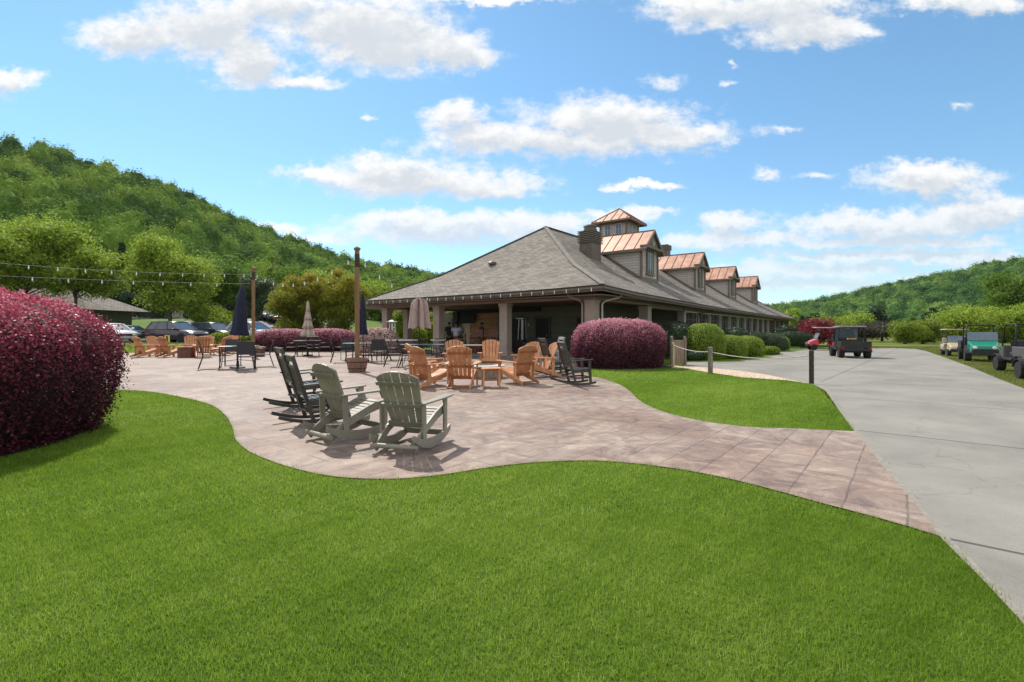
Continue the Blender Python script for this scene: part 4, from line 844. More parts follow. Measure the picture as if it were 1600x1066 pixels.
# ------------------------------------------------------------ orange adirondacks
OG = 'orange adirondack chairs around the fire tables'
oc = adirondack('orange adirondack chair left of the near fire pit, seen from behind turned right', M_ORNG, M_ORNGB, False, OG)
oc.location = (-2.30, 13.95, .012); oc.rotation_euler = (0, 0, face(42)); oc.scale = (1.12,) * 3
for lab, px, Y, f, s in (
    ('orange adirondack chair seen square from behind, front centre of the near fire pit', 723, 13.8, 4, 1.14),
    ('orange adirondack chair right of the small side table, seen from behind turned left', 807, 14.75, -38, 1.13),
    ('orange adirondack chair edge-on right of the near fire pit beside the grey rocker', 842, 16.6, -108, 1.15),
    ('orange adirondack chair with lit front at the back right of the near fire pit', 824, 18.1, -150, 1.13),
    ('orange adirondack chair facing the camera in front of the pavilion column', 766, 19.4, 180, 1.18),
    ('orange adirondack chair facing the camera at the near fire pit by the dark tables', 711, 19.0, 170, 1.18),
    ('orange adirondack chair mostly hidden behind the leftmost chair of the near fire pit', 664, 15.9, 60, 1.14),
    ('orange adirondack chair leftmost on the patio beside the big burgundy hedge', 229, 29.0, 22, 1.2),
    ('orange adirondack chair facing the camera behind the two leftmost ones', 246, 31.2, 112, 1.2),
    ('orange adirondack chair second from the left, below the yellow sign', 268, 29.0, 20, 1.2),
    ('orange adirondack chair seen from behind beside the square brown fire table', 317, 28.6, -34, 1.22),
    ('pale orange adirondack chair facing the camera left behind the square fire table', 297, 31.8, 150, 1.22),
    ('pale orange adirondack chair facing the camera right behind the square fire table', 324, 32.0, 152, 1.22),
    ('orange adirondack chair turned left behind the navy umbrella table', 344, 31.0, -75, 1.15),
    ('orange adirondack chair at the grass strip below the navy umbrella', 360, 33.4, 175, 1.3)):
    dup(oc, lab, (*XY(px, Y), .012), face(f), s)
def side_table(label, px, Y, sc, M=M_ORNG, M2=M_ORNGB):
    t = thing('side_table', label, 'side table', (*XY(px, Y), .012), R(8), None, sc); a = MB()
    for i in range(5): a.box((-.2 + .1 * i, 0, .46), (.094, .44, .022))
    a.build('table_top', M, t); a = MB(); a.box((0, 0, .42), (.42, .38, .05)); a.build('apron', M2, t)
    for sx in (-1, 1):
        for sy in (-1, 1): a = MB(); a.bar((sx * .19, sy * .17, .44), (sx * .2, sy * .18, 0), .045, .045); a.build('leg', M, t)
    a = MB(); a.box((0, 0, .16), (.38, .06, .03)); a.build('stretcher', M2, t); return t
side_table('small orange slatted side table between the two near orange chairs', 767, 13.7, 1.12)
M_STONEP = mat('stacked_tan_stone', (.18, .14, .11), (.36, .30, .25), .85, 7, 5, bump=1, bscale=18)
t = thing('fire_pit', 'low round stone fire pit with pale rim inside the near ring of orange chairs', 'fire pit', (*XY(757, 16.5), .012)); a = MB(); a.lathe([(.62, 0), (.62, .36), (.4, .36), (.4, .2)], n=28); a.build('ring_wall', M_STONEP, t)
a = MB(); a.lathe([(.40, .36), (.70, .362), (.71, .40), (.42, .42), (.40, .36)], n=28); a.build('rim', mat('pale_stone_cap', (.40, .35, .30), (.52, .47, .41), .7, 5, bump=.3), t, smooth=True); a = MB(); a.lathe([(0, .24), (.2, .26), (.4, .2)], n=20); a.build('lava_rock', M_DARK, t)
def fire_table(label, px, Y, w, h):
    t = thing('fire_table', label, 'fire table', (*XY(px, Y), .012), R(5)); a = MB(); a.box((0, 0, h / 2 - .03), (w * .86, w * .86, h - .06)); a.build('cabinet', mat('brown_brick_panel', (.10, .045, .03), (.2, .09, .06), .8, 9, bump=.5), t)
    a = MB(); a.box((0, 0, h), (w, w, .07)); a.build('table_top', M_ORNG, t, bevel=.01)
    a = MB(); a.lathe([(.16, 0), (.2, .05), (.05, .09)], (0, 0, h + .035), 14); a.build('burner', M_DARK, t); return t
fire_table('square brown fire table between the far left orange chairs', 293, 28.4, .85, .62); fire_table('square brown fire table behind the navy umbrella set', 402, 29.5, .75, .55)
# ------------------------------------------------------------ metal patio chairs and tables
def sling_chair(label, group, slat=False):
    t = thing('patio_chair', label, 'patio chair', group=group)
    for s in (-1, 1):
        a = MB(); a.tube([(s * .25, .25, 0), (s * .26, .24, .42), (s * .27, .22, .63), (s * .27, -.20, .62)], .013, 6); a.build('front_leg', M_METAL, t, smooth='all')
        a = MB(); a.tube([(s * .25, -.36, 0), (s * .25, -.23, .42), (s * .25, -.27, .62), (s * .24, -.36, .93)], .014, 6); a.build('rear_leg', M_METAL, t, smooth='all')
    a = MB(); a.box((0, .0, .425), (.50, .48, .02)); a.build('seat', M_METAL if slat else M_SLING, t, bevel=.004)
    a = MB(); up = Vector((0, -.28, .96)).normalized(); p0 = Vector((0, -.245, .50))
    if slat:
        a.bar(p0 + up * .44 - Vector((.24, 0, 0)), p0 + up * .44 + Vector((.24, 0, 0)), .02, .05, up=up); a.bar(p0 + up * .06 - Vector((.24, 0, 0)), p0 + up * .06 + Vector((.24, 0, 0)), .02, .03, up=up)
        for i in range(7): a.bar(p0 + up * .07 + Vector((-.18 + .06 * i, 0, 0)), p0 + up * .43 + Vector((-.18 + .06 * i, 0, 0)), .018, .01, up=(0, 1, 0))
    else: a.bar(p0, p0 + up * .45, .49, .018, up=(0, 1, 0))
    a.build('backrest', M_METAL if slat else M_SLING, t)
    return t
def patio_table(label, px, Y, L_, W_, h, rz=0, sc=1, top=M_TTOP, round_=False, name='patio_table'):
    t = thing(name, label, 'table', (*XY(px, Y), .012), rz, None, sc); a = MB()
    if round_: a.lathe([(0, h - .03), (L_ / 2, h - .03), (L_ / 2 + .012, h - .015), (L_ / 2, h), (0, h)], n=32)
    else: a.box((0, 0, h - .015), (L_, W_, .03))
    a.build('table_top', top, t, smooth=round_, bevel=0 if round_ else .008)
    for sx in (-1, 1):
        for sy in (-1, 1):
            a = MB(); x, y = (L_ / 2 - .08, W_ / 2 - .07) if not round_ else (L_ * .33, L_ * .33)
            a.tube([(sx * x, sy * y, h - .03), (sx * x * .9, sy * y * .9, h * .5), (sx * x * 1.02, sy * y * 1.02, 0)], .018, 6); a.build('leg', M_METAL, t, smooth='all')
    a = MB(); a.tube([(-L_ / 2 + .1, 0, h * .3), (0, 0, h * .38), (L_ / 2 - .1, 0, h * .3)], .012, 6); a.build('cross_brace', M_METAL, t); return t
def umbrella(label, px, Y, M, zb, zt, r, tiers=1, lean=0, fold=6, pole=.02, top=None):
    t = thing('patio_umbrella', label, 'umbrella', (*XY(px, Y), .012), .3); t.rotation_euler = (0, R(lean), .0); a = MB(); a.tube([(0, 0, 0), (0, 0, zt + .05)], pole, 8); a.build('pole', M_METAL, t, smooth='all')
    fo = lambda a_, f: 1 + .34 * (1 - f) * cos(a_ * fold) + .08 * cos(a_ * 2 + 1) 
    if tiers == 1: prof = [(r * .92, zb - .05), (r, zb), (r * .82, zb + (zt - zb) * .12), (r * .74, zb + (zt - zb) * .35), (r * .62, zb + (zt - zb) * .6), (r * .42, zb + (zt - zb) * .85), (r * .2, zt - .06), (.02, zt)]
    else:
        prof = []; n = tiers
        for k in range(n):
            z0 = zb + (zt - zb) * k / n; z1 = zb + (zt - zb) * (k + 1) / n; rr = r * (1 - .22 * k); prof += [(rr, z0), (rr * .78, z0 + (z1 - z0) * .35), (rr * .62, z0 + (z1 - z0) * .8), (rr * .55, z1)]
        prof += [(.02, zt + .06)]
    b = MB(); b.lathe(prof, n=48, fold=fo); b.build('canopy', M, t, smooth='all')
    b = MB(); b.lathe([(.03, zt), (.035, zt + .04), (.015, zt + .08), (.03, zt + .10), (0, zt + .13)], n=10); b.build('finial', M_STEEL if tiers > 1 else M_DARK, t, smooth=True)
    b = MB(); b.lathe([(.30, 0), (.30, .05), (.06, .08), (.045, .3)], n=20); b.build('base', M_METAL, t, smooth=True); return t
SG = 'dark sling patio chairs round the umbrella tables'; sc0 = 1.24
s0 = sling_chair('black sling chair at the left end of the navy umbrella table', SG); s0.location = (*XY(330, 20.2), .012); s0.rotation_euler = (0, 0, face(60)); s0.scale = (sc0,) * 3
for lab, px, Y, f in (('black sling chair seen from behind in front of the navy umbrella table', 385, 19.4, -26), ('black sling chair at the right end of the navy umbrella table', 410, 21.4, -118), ('black sling chair facing the camera behind the navy umbrella table', 364, 22.2, 152),
    ('charcoal sling chair left of the tall timber post', 531, 24.0, 68), ('charcoal sling chair facing the camera left behind the timber post', 542, 26.0, 160), ('charcoal sling chair seen from behind right of the tall timber post', 588, 23.8, -28), ('light edged sling chair on the far right of the table behind the timber post', 598, 25.4, -108)):
    dup(s0, lab, (*XY(px, Y), .012), face(f), sc0 if Y < 23.9 else 1.2)
MG = 'dark slat back metal chairs'
s1 = sling_chair('slat back metal chair left of the beige umbrella table', MG, True); s1.location = (*XY(456, 29.8), .012); s1.rotation_euler = (0, 0, face(68)); s1.scale = (1.28,) * 3
for lab, px, Y, f, s in (('slat back metal chair seen from behind in front of the beige umbrella table', 489, 28.8, -22, 1.28), ('slat back metal chair right of the beige umbrella table', 507, 30, -112, 1.28), ('slat back metal chair facing the camera behind the beige umbrella table', 471, 31.6, 158, 1.28),
    ('black metal chair nearest the timber post at the long dark table', 617, 21.3, 78, 1.28), ('black metal chair second from the left at the long dark table', 638, 20.6, 70, 1.25), ('black metal chair behind the leftmost orange chair, at the long dark table', 668, 22.4, 10, 1.22),
    ('black metal chair behind the pale column base, right end of the long dark table', 697, 21.8, -80, 1.25), ('black metal chair facing the camera behind the long dark table', 650, 24.4, 180, 1.22), ('black metal chair at the back right of the long dark table', 686, 24.4, 178, 1.22), ('black metal chair tucked at the pavilion edge table', 722, 25.4, 5, 1.2)):
    dup(s1, lab, (*XY(px, Y), .012), face(f), s)
patio_table('rectangular grey topped table under the tall navy umbrella', 371, 20.4, 1.4, 1.0, .93, R(26), 1)
patio_table('round dark metal table under the beige tiered umbrella', 480, 30.2, 1.6, 1.5, .95, round_=True)
patio_table('round pale topped table behind the tall timber post', 561, 24.9, 1.6, 1.5, .93, round_=True)
patio_table('long dark blue topped table under the dusty pink umbrella', 660, 22.6, 2.0, 1.1, .93, R(3), top=mat('slate_blue_top', (.08, .095, .13), (.14, .16, .2), .35, 4, metal=.2))
patio_table('long pale edged table behind the pink umbrella, at the pavilion edge', 648, 26.6, 3.3, .9, 1.05, 0, top=mat('pale_table_edge', (.30, .29, .28), (.42, .41, .39), .5, 4))
patio_table('pale edged low table beside the orange chairs at the pavilion edge', 738, 24.0, 2.0, .9, .86, R(2), top=mat('pale_low_table', (.28, .26, .25), (.40, .38, .36), .5, 4))
umbrella('closed navy umbrella leaning slightly beside the far timber post', 371, 20.5, M_NAVY, 1.42, 3.45, .32, 1, 3.2, 4)
umbrella('closed beige three tiered umbrella in front of the pink hedge', 481, 30.3, M_BEIGE, 1.2, 3.3, .38, 4, 0, 6)
umbrella('closed slim navy umbrella half hidden behind the near timber post', 568, 25.2, M_NAVY, 1.4, 3.5, .20, 1, -1, 5)
# drooping three-lobed pink umbrella
t = thing('patio_umbrella', 'drooping dusty pink umbrella in front of the pavilion', 'umbrella', (*XY(655.5, 22.6), .012)); a = MB(); a.tube([(0, 0, 0), (0, 0, 3.0)], .022, 8); a.build('pole', M_METAL, t, smooth='all')
b = MB(); NR = 60; prof = np.linspace(0, 1, 12); vs = []; fs = []
for i, f in enumerate(prof):
    for k in range(NR):
        a_ = 2 * pi * k / NR; lobe = abs(cos(a_ * 3 + .0)) ** .7; r = (.10 + .26 * min(1, f * 5) ** .5 + .17 * f) * (.22 + .80 * lobe ** 1.6); z = 3.10 - .55 * (1 - lobe) * (1 - f) ** 2 - 1.45 * f + .20 * f * (1 - lobe); vs.append((r * cos(a_), r * sin(a_), z))
fs = [(i * NR + k, i * NR + (k + 1) % NR, (i + 1) * NR + (k + 1) % NR, (i + 1) * NR + k) for i in range(11) for k in range(NR)]; fs.append(tuple(range(NR))); b.add(vs, fs); b.build('canopy', M_PINKC, t, smooth='all')
a = MB(); a.lathe([(.30, 0), (.30, .05), (.06, .08), (.045, .3)], n=20); a.build('base', M_METAL, t, smooth=True)
# ------------------------------------------------------------ posts with string lights
p1 = XY(558, 18.7)
t = thing('barrel_planter', 'weathered half barrel tub at the foot of the near timber post', 'barrel', (*p1, .012)); a = MB()
for i in range(22):
    a0 = 2 * pi * i / 22; a1 = 2 * pi * (i + .93) / 22; q = []
    for z, r in ((0, .31), (.27, .375), (.52, .40)):
        for rr in (r, r - .03): q += [(rr * cos(a0), rr * sin(a0), z), (rr * cos(a1), rr * sin(a1), z)]
    fs = []
    for k in (0, 4): fs += [(k, k + 1, k + 5, k + 4), (k + 3, k + 2, k + 6, k + 7), (k + 2, k, k + 4, k + 6), (k + 1, k + 3, k + 7, k + 5)]
    fs += [(8, 9, 11, 10), (1, 0, 2, 3)]; a.add(q, fs)
a.build('staves', M_BARREL, t)
for z, r in ((.13, .346), (.37, .392)): a = MB(); a.lathe([(r - .01, z - .02), (r + .006, z - .02), (r + .010, z + .02), (r - .01, z + .02)], n=30); a.build('hoop', M_RUST, t)
a = MB(); a.lathe([(0, .44), (.37, .44)], n=22); a.build('soil', M_MULCH, t)
def pole(label, px, Y, h, w):
    t = thing('timber_post', label, 'post', (*XY(px, Y), .012), R(20)); a = MB(); a.box((0, 0, h / 2), (w, w, h)); a.build('shaft', M_POST, t, bevel=.01); a = MB(); a.box((0, 0, h - .42), (w + .012, w + .012, .5)); a.build('bracket_plate', M_BRPOST, t)
    a = MB(); a.box((0, 0, h + .03), (w + .07, w + .07, .06)); a.box((0, 0, h + .09), (w + .02, w + .02, .06), taper=.4); a.build('cap', M_POST, t, bevel=.006); return Vector((*XY(px, Y), h))
T1 = pole('tall amber timber post rising from the barrel tub', 558, 18.7, 4.68, .17); T2 = pole('farther timber post beside the navy umbrella', 396, 30, 5.35, .18)
pole('timber post beyond the left edge behind the burgundy hedge', -260, 20, 5.2, .18)
def strand(label, p0, p1, sag, nb, M=M_CORD, r=.012, br=.045, grp='string light strands over the patio'):
    t = thing('string_lights', label, 'string lights', (0, 0, 0), 0, grp); p0 = Vector(p0); p1 = Vector(p1); t.location = p0; a = MB(); P = []
    for i in range(25): f = i / 24; P.append((p1 - p0) * f - Vector((0, 0, sag * 4 * f * (1 - f))))
    a.tube(P, r, 5); a.build('cord', M, t, smooth='all')
    for i in range(nb):
        f = (i + .5) / nb; q = (p1 - p0) * f - Vector((0, 0, sag * 4 * f * (1 - f))); b = MB(); b.lathe([(.018, -.03), (.02, -.07), (br, -.12), (br * .9, -.16), (0, -.2)], q, 8); b.lathe([(.02, 0), (.02, -.06)], q, 6); b.build('bulb', M_BULB, t, smooth=True)
    return t
strand('upper pale light strand running left from the far timber post', T2 - Vector((0, 0, .3)), (-27.9, 20, 5.05), .32, 15, r=.006, br=.032)
strand('lower pale light strand running left from the far timber post', T2 - Vector((0, 0, .9)), (-27.9, 20, 4.2), .12, 12, r=.006, br=.032)
strand('light strand swinging between the two timber posts', T1 - Vector((0, 0, .15)), T2 - Vector((0, 0, .2)), .9, 9, M_DCORD, .005, .035)
strand('light strand pinned along the pavilion eave', CB(-1.3, -1.0, 3.66), CB(-1.32, 17.2, 3.60), .05, 26, M_DCORD, .006, .028)
strand('light strand from the near timber post to the pavilion eave', T1 - Vector((0, 0, .2)), CB(-1.3, 10.5, 3.62), .45, 7, M_DCORD, .005, .033)
# ------------------------------------------------------------ rope posts and the small wooden enclosure
def rpost(label, px, py, ptop, w, M, dep=None):
    g_ = G(px, py); h = H - (ptop - HZ) * g_.y / F; t = thing('rope_post', label, 'post', (g_.x, g_.y, 0), R(35)); a = MB(); a.box((0, 0, h / 2), (w, w, h)); a.build('shaft', M, t, bevel=.008); a = MB(); a.box((0, 0, h + .01), (w - .02, w - .02, .03), taper=.6); a.build('cap', M, t)
    for z in (h * .62, h * .88): a = MB(); a.lathe([(.0, -w / 2 - .012), (.022, -w / 2 - .01), (.022, -w / 2)], (0, 0, z), 8, 'y'); a.build('eye_bolt', M_STEEL, t)
    return Vector((g_.x, g_.y, h))
r1 = rpost('weathered grey rope post standing in the gravel', 1110, 584, 543, .13, M_GRPOST); r2 = rpost('dark brown rope post at the corner of the middle lawn by the road', 1268, 599.5, 548, .105, M_BRPOST); r0 = rpost('slim pale post in front of the small wooden enclosure', 1051.5, 574, 536, .10, mat('pale_post', (.42, .33, .22), (.55, .44, .3), .7, 5))
def rope(label, a_, b_, sag):
    t = MB(); P = [a_.lerp(b_, i / 16) - Vector((0, 0, sag * 4 * (i / 16) * (1 - i / 16))) for i in range(17)]; t.tube(P, .016, 6); o = t.build('rope', M_ROPE, None, smooth='all'); tag(o, label, 'rope', 'ropes slung between the posts')
rope('pale rope slung from the enclosure post to the grey gravel post', r0 - Vector((0, 0, .08)), r1 - Vector((0, 0, .16)), .10)
rope('pale rope running from the grey gravel post towards the lawn corner post', r1 - Vector((0, 0, .16)), r2 - Vector((0, 0, .14)), .16)
ft = thing('wooden_enclosure', 'small weathered board enclosure at the end of the purple hedge', 'fence', (*XY(1060, 22.4), 0), R(28))
for x, y in ((-.42, 0), (.42, 0), (-.42, .8), (.42, .8)): a = MB(); a.box((x, y, .62), (.11, .11, 1.24)); a.lathe([(.07, 1.24), (.06, 1.3), (0, 1.33)], (x, y, 0), 8); a.build('post', M_GRPOST, ft)
a = MB()
for i in range(6): a.box((-.31 + .125 * i, .0, .56), (.112, .025, 1.0))
a.bar((-.42, .02, 1.1), (.42, .02, 1.1), .05, .06); a.build('board_panel', mat('fence_boards', (.22, .15, .10), (.36, .27, .19), .8, 5, stretch=(6, 6, .5)), ft)
a = MB()
for i in range(5): a.box((.42, .13 + .135 * i, .56), (.025, .12, 1.0))
a.bar((.42, 0, 1.1), (.42, .8, 1.1), .05, .06); a.build('board_panel', M_GRPOST, ft)
# yellow sign
sg = thing('warning_sign', 'small yellow sign with dark bar on a short post on the grass strip', 'sign', (*XY(262, 35.2), .05)); a = MB(); a.box((0, 0, .4), (.06, .06, .8)); a.build('post', M_BRPOST, sg)
a = MB(); a.box((0, -.05, .92), (.36, .03, .52)); s_ = a.build('panel', mat('sign_yellow', (.50, .52, .12), (.6, .6, .16), .5), sg); a = MB(); a.box((.0, -.072, .9), (.15, .01, .44)); a.build('dark_bar', mat('sign_olive', (.06, .05, .01), (.09, .07, .02), .6), s_)
# ------------------------------------------------------------ patio heaters
def heater(label, px, Y, h, rz, z0=.0):
    t = thing('patio_heater', label, 'patio heater', (*XY(px, Y), z0), rz); a = MB(); a.box((0, 0, .42), (.52, .52, .8), taper=.92); a.build('base_cabinet', mat('black_heater_base', (.02, .02, .02), (.03, .03, .03), .4), t, bevel=.01)
    a = MB(); 
    for sx in (-1, 1):
        for sy in (-1, 1): a.bar((sx * .22, sy * .22, .82), (sx * .16, sy * .16, h - .12), .04, .04)
    a.build('frame', M_STEEL, t); a = MB(); a.tube([(0, 0, .82), (0, 0, h - .15)], .06, 12); a.build('flame_tube', M_BULB, t, smooth=True); a = MB(); a.box((0, 0, h - .06), (.66, .66, .06)); a.box((0, 0, h + .02), (.5, .5, .1), taper=.2); a.build('reflector', M_STEEL, t, bevel=.01); return t
heater('steel pyramid patio heater left of the pavilion columns', 613, 31.8, 2.2, .2); heater('steel pyramid patio heater inside the pavilion by the dark door', 816, 34.5, 2.4, -.6, .09)
# ------------------------------------------------------------ pavilion furniture
M_BARW = mat('red_brown_stool_wood', (.16, .05, .03), (.24, .09, .05), .45, 4)
def high_stool(label, M):
    t = thing('bar_stool', label, 'bar stool', group='ladder back bar stools in the pavilion')
    for sx in (-1, 1):
        a = MB(); a.bar((sx * .2, .19, 0), (sx * .18, .17, .76), .035, .035); a.build('front_leg', M, t); a = MB(); a.bar((sx * .21, -.22, 0), (sx * .19, -.24, 1.2), .035, .035); a.build('rear_leg', M, t)
    a = MB(); a.box((0, -.02, .78), (.44, .44, .05)); a.build('seat', M_DARK, t, bevel=.01); a = MB()
    for z in (.9, .99, 1.08, 1.17): a.box((0, -.235, z), (.40, .02, .055))
    a.build('backrest', M, t); a = MB(); a.box((0, .19, .3), (.38, .03, .03)); a.build('footrest', M, t); return t
h0 = high_stool('red brown ladder back stool right of the man in purple, by the column', M_BARW); h0.location = (*XY(772, 31), .09); h0.rotation_euler = (0, 0, face(10)); h0.scale = (1.28,) * 3
for lab, px, Y, f in (('dark ladder back stool directly below the man in purple', 751, 31.5, 20), ('orange brown stool left of the man in purple', 742, 32.5, -60), ('ladder back stool behind the white shirted man', 712, 34.5, 150)): dup(h0, lab, (*XY(px, Y), .09), face(f), 1.28)
for lab, px, Y in (('high pale topped table beside the group of people', 727, 34, ), ('high pale topped table right of the man in purple', 786, 35)):
    t = thing('bar_table', lab, 'bar table', (*XY(px, Y), .09)); a = MB(); a.box((0, 0, 1.27), (1.1, .8, .04)); a.build('table_top', mat('white_bar_top', (.45, .45, .44), (.55, .55, .53), .4), t); a = MB(); a.lathe([(.3, 0), (.3, .03), (.05, .06), (.04, 1.25)], n=14); a.build('pedestal', M_METAL, t)
t = thing('lounge_sofa', 'dark outdoor sofa in the shade behind the black rockers', 'sofa', (*XY(845, 31), .09), face(200)); a = MB(); a.box((0, 0, .28), (2.2, .85, .4)); a.build('base', M_DARK, t, bevel=.03); a = MB(); a.box((0, -.38, .72), (2.2, .22, .6)); a.build('backrest', M_SLING, t, bevel=.05)
for s in (-1, 1): a = MB(); a.box((s * 1.0, 0, .58), (.2, .85, .35)); a.build('armrest', M_SLING, t, bevel=.04)
for s in (-.5, .5): a = MB(); a.box((s, .08, .54), (.86, .68, .14)); a.build('cushion', M_SLING, t, bevel=.04)
t = thing('television', 'wide dark screen hung above the cream wall in the pavilion', 'television', CB(7.2, 15.2, 2.55), RZ_B + pi / 2); a = MB(); a.box((0, 0, 0), (1.7, .07, .8)); a.build('screen', mat('tv_screen', (.008, .008, .009), (.011, .011, .012), .7), t); a = MB(); a.box((0, -.06, 0), (.3, .07, .3)); a.build('bracket', M_DARK, t)
# ------------------------------------------------------------ hedges and shrubs
M_TWIG = mat('dark_twigs', (.018, .010, .010), (.035, .02, .018), .9, 8)
M_TWIGG = mat('green_twigs', (.02, .035, .010), (.04, .06, .02), .9, 8)
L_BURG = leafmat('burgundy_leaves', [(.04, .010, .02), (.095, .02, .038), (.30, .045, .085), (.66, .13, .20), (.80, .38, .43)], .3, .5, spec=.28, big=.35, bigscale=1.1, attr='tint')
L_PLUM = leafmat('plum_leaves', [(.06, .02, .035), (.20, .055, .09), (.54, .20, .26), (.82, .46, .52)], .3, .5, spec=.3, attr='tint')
L_DGRN = leafmat('dark_green_leaves', [(.012, .030, .010), (.028, .06, .016), (.05, .095, .022)], .25, .4, spec=.45)
L_YGRN = leafmat('yellow_green_leaves', [(.13, .20, .018), (.25, .35, .032), (.40, .50, .055)], .35, .45, spec=.3)
L_LIME = leafmat('lime_leaves', [(.13, .20, .010), (.26, .34, .015), (.42, .46, .04)], .4, .5, spec=.2)
L_GGRN = leafmat('grey_green_leaves', [(.035, .055, .025), (.075, .11, .045), (.13, .17, .075)], .25, .5)
L_PINK = leafmat('pale_pink_blossom', [(.14, .16, .05), (.50, .33, .30), (.72, .52, .50), (.85, .70, .68)], .35, .5, spec=.2)
L_TREE = leafmat('spring_green_leaves', [(.11, .18, .02), (.22, .32, .034), (.36, .46, .06), (.50, .57, .12)], .45, .6, spec=.12)
L_TREE2 = leafmat('mid_green_leaves', [(.05, .11, .016), (.12, .21, .026), (.22, .31, .042)], .4, .6, spec=.12)
L_DARKT = leafmat('deep_green_needles', [(.012, .030, .014), (.026, .056, .022), (.045, .085, .032)], .2, .6, spec=.2)
L_MYRT = leafmat('crape_myrtle_leaves', [(.085, .125, .014), (.18, .225, .020), (.30, .29, .028), (.48, .22, .035)], .45, .5, spec=.25, attr='tint')
L_MAPLE = leafmat('red_maple_leaves', [(.10, .012, .022), (.22, .025, .04), (.36, .05, .06)], .35, .5, spec=.25)
L_BRON = leafmat('bronze_leaves', [(.035, .035, .018), (.08, .07, .04), (.15, .12, .08)], .3, .5)
L_YELT = leafmat('yellow_green_tree_leaves', [(.10, .15, .012), (.20, .27, .02), (.32, .38, .045)], .45, .5)
def hedge(name, label, loc, rad, rz, n, leaf, m, p, lump, seed, tops=.55, zc=.42, depth=.14, group=None, jit=.8, lf=3, asp=.62, cat='hedge', spray=.0):
    """like shrub, with young coloured leaves plus painted sunlit crown and shaded sides (tint attribute)"""
    g = np.random.default_rng(seed); ph = g.uniform(0, 9); rx, ry, h = rad; S = np.array([rx, ry, h * (1 - zc)])
    d = sph(int(n * 1.3), g); d = d[d[:, 2] > -.85][:n]
    def surf(d, k):
        r = domeR(d, p)[:, None]; Q = lowerfix(d * r * S, d, p, S); Q = Q * ((1 + lump * wob(Q, lf / max(rx, ry), ph) + lump * .45 * wob(Q, 3.3 * lf / max(rx, ry), ph + 2)) * k)[:, None]
        Q[:, 2] = np.where(Q[:, 2] < 0, Q[:, 2] * zc / (1 - zc), Q[:, 2]); Q[:, 2] += h * zc; return Q
    k = 1 - depth * g.uniform(0, 1, len(d)) ** 2 + spray * np.maximum(0, g.normal(-.6, 1, len(d)))
    P = surf(d, k); tint = np.clip(.28 + tops * (np.clip(d[:, 2], -.3, 1)) + .16 * wob(P, 1.6, ph) + g.normal(0, .13, len(d)), 0, 1)  # tint: young growth on top, with sunlit top and shaded flanks painted in
    V = leaves(P, unit(d / S), leaf, jit, aspect=asp, g=g); V[:, 2] = np.maximum(V[:, 2], .012)
    iv, fs = ico(); cv = surf(iv, np.full(len(iv), 1 - depth * .95)); cv[:, 2] = np.maximum(cv[:, 2], -.02)
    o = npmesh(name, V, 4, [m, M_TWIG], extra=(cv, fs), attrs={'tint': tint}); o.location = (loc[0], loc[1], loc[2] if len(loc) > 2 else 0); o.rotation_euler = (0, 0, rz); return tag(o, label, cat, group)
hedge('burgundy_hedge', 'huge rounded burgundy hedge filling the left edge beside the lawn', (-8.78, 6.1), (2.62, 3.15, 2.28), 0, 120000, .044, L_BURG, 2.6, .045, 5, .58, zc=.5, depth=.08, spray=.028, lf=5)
hx, hy = XY(966, 21.4)
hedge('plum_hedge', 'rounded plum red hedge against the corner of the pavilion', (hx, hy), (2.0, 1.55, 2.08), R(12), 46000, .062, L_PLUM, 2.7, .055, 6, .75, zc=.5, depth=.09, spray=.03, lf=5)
sheet('mulch_bed', [(hx + 2.35 * cos(a), hy + 1.75 * sin(a)) for a in np.linspace(0, 2 * pi, 24)[:-1]], .016, M_MULCH)
sheet('mulch_bed', [(-8.78 + 2.3 * cos(a), 6.1 + 2.9 * sin(a)) for a in np.linspace(0, 2 * pi, 24)[:-1]], .010, M_MULCH)
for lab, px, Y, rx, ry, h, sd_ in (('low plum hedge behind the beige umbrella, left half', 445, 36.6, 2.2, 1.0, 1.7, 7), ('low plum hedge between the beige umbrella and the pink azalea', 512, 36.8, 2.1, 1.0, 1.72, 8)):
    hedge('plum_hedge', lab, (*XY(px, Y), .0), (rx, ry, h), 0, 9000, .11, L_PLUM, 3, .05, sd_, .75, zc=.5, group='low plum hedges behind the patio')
shrub('azalea_bush', 'pale pink flowering azalea beside the near timber post', 'shrub', (*XY(589, 31.5), 0), (1.35, 1.0, 1.75), 0, 8000, .12, L_PINK, M_TWIGG, lump=.09, depth=.2)
shrub('azalea_bush', 'loose pink and cream azalea at the foot of the leftmost pavilion column', 'shrub', (*XY(622, 33.5), 0), (.9, .6, 1.0), 0, 2200, .10, L_PINK, M_TWIGG, lump=.12, depth=.25)
shrub('lime_shrub', 'bright lime shrub mound behind the navy umbrella table', 'shrub', (*XY(350, 36.5), .0), (1.15, .8, 1.45), 0, 4000, .11, L_LIME, M_TWIGG, lump=.06)
shrub('lime_shrub', 'green lime shrub right behind the navy umbrella pole', 'shrub', (*XY(379, 36.8), .0), (1.15, .8, 1.40), 0, 4000, .11, L_YGRN, M_TWIGG, lump=.06)
shrub('lime_shrub', 'low lime ground shrub left of the navy umbrella shrubs', 'shrub', (*XY(335, 37.2), .0), (.9, .6, .95), 0, 2000, .11, L_YGRN, M_TWIGG, lump=.08)
shrub('lime_shrub', 'lime shrub seen through the pavilion left of the pink umbrella pole', 'shrub', (*XY(650, 46.0), .0), (1.1, 1.0, 1.9), 0, 3500, .13, L_LIME, M_TWIGG, lump=.1)
shrub('lime_shrub', 'pale yellow shrub seen through the pavilion right of the pink umbrella pole', 'shrub', (*XY(667, 48.0), .0), (1.1, 1.0, 2.4), 0, 3500, .13, L_LIME, M_TWIGG, lump=.1)
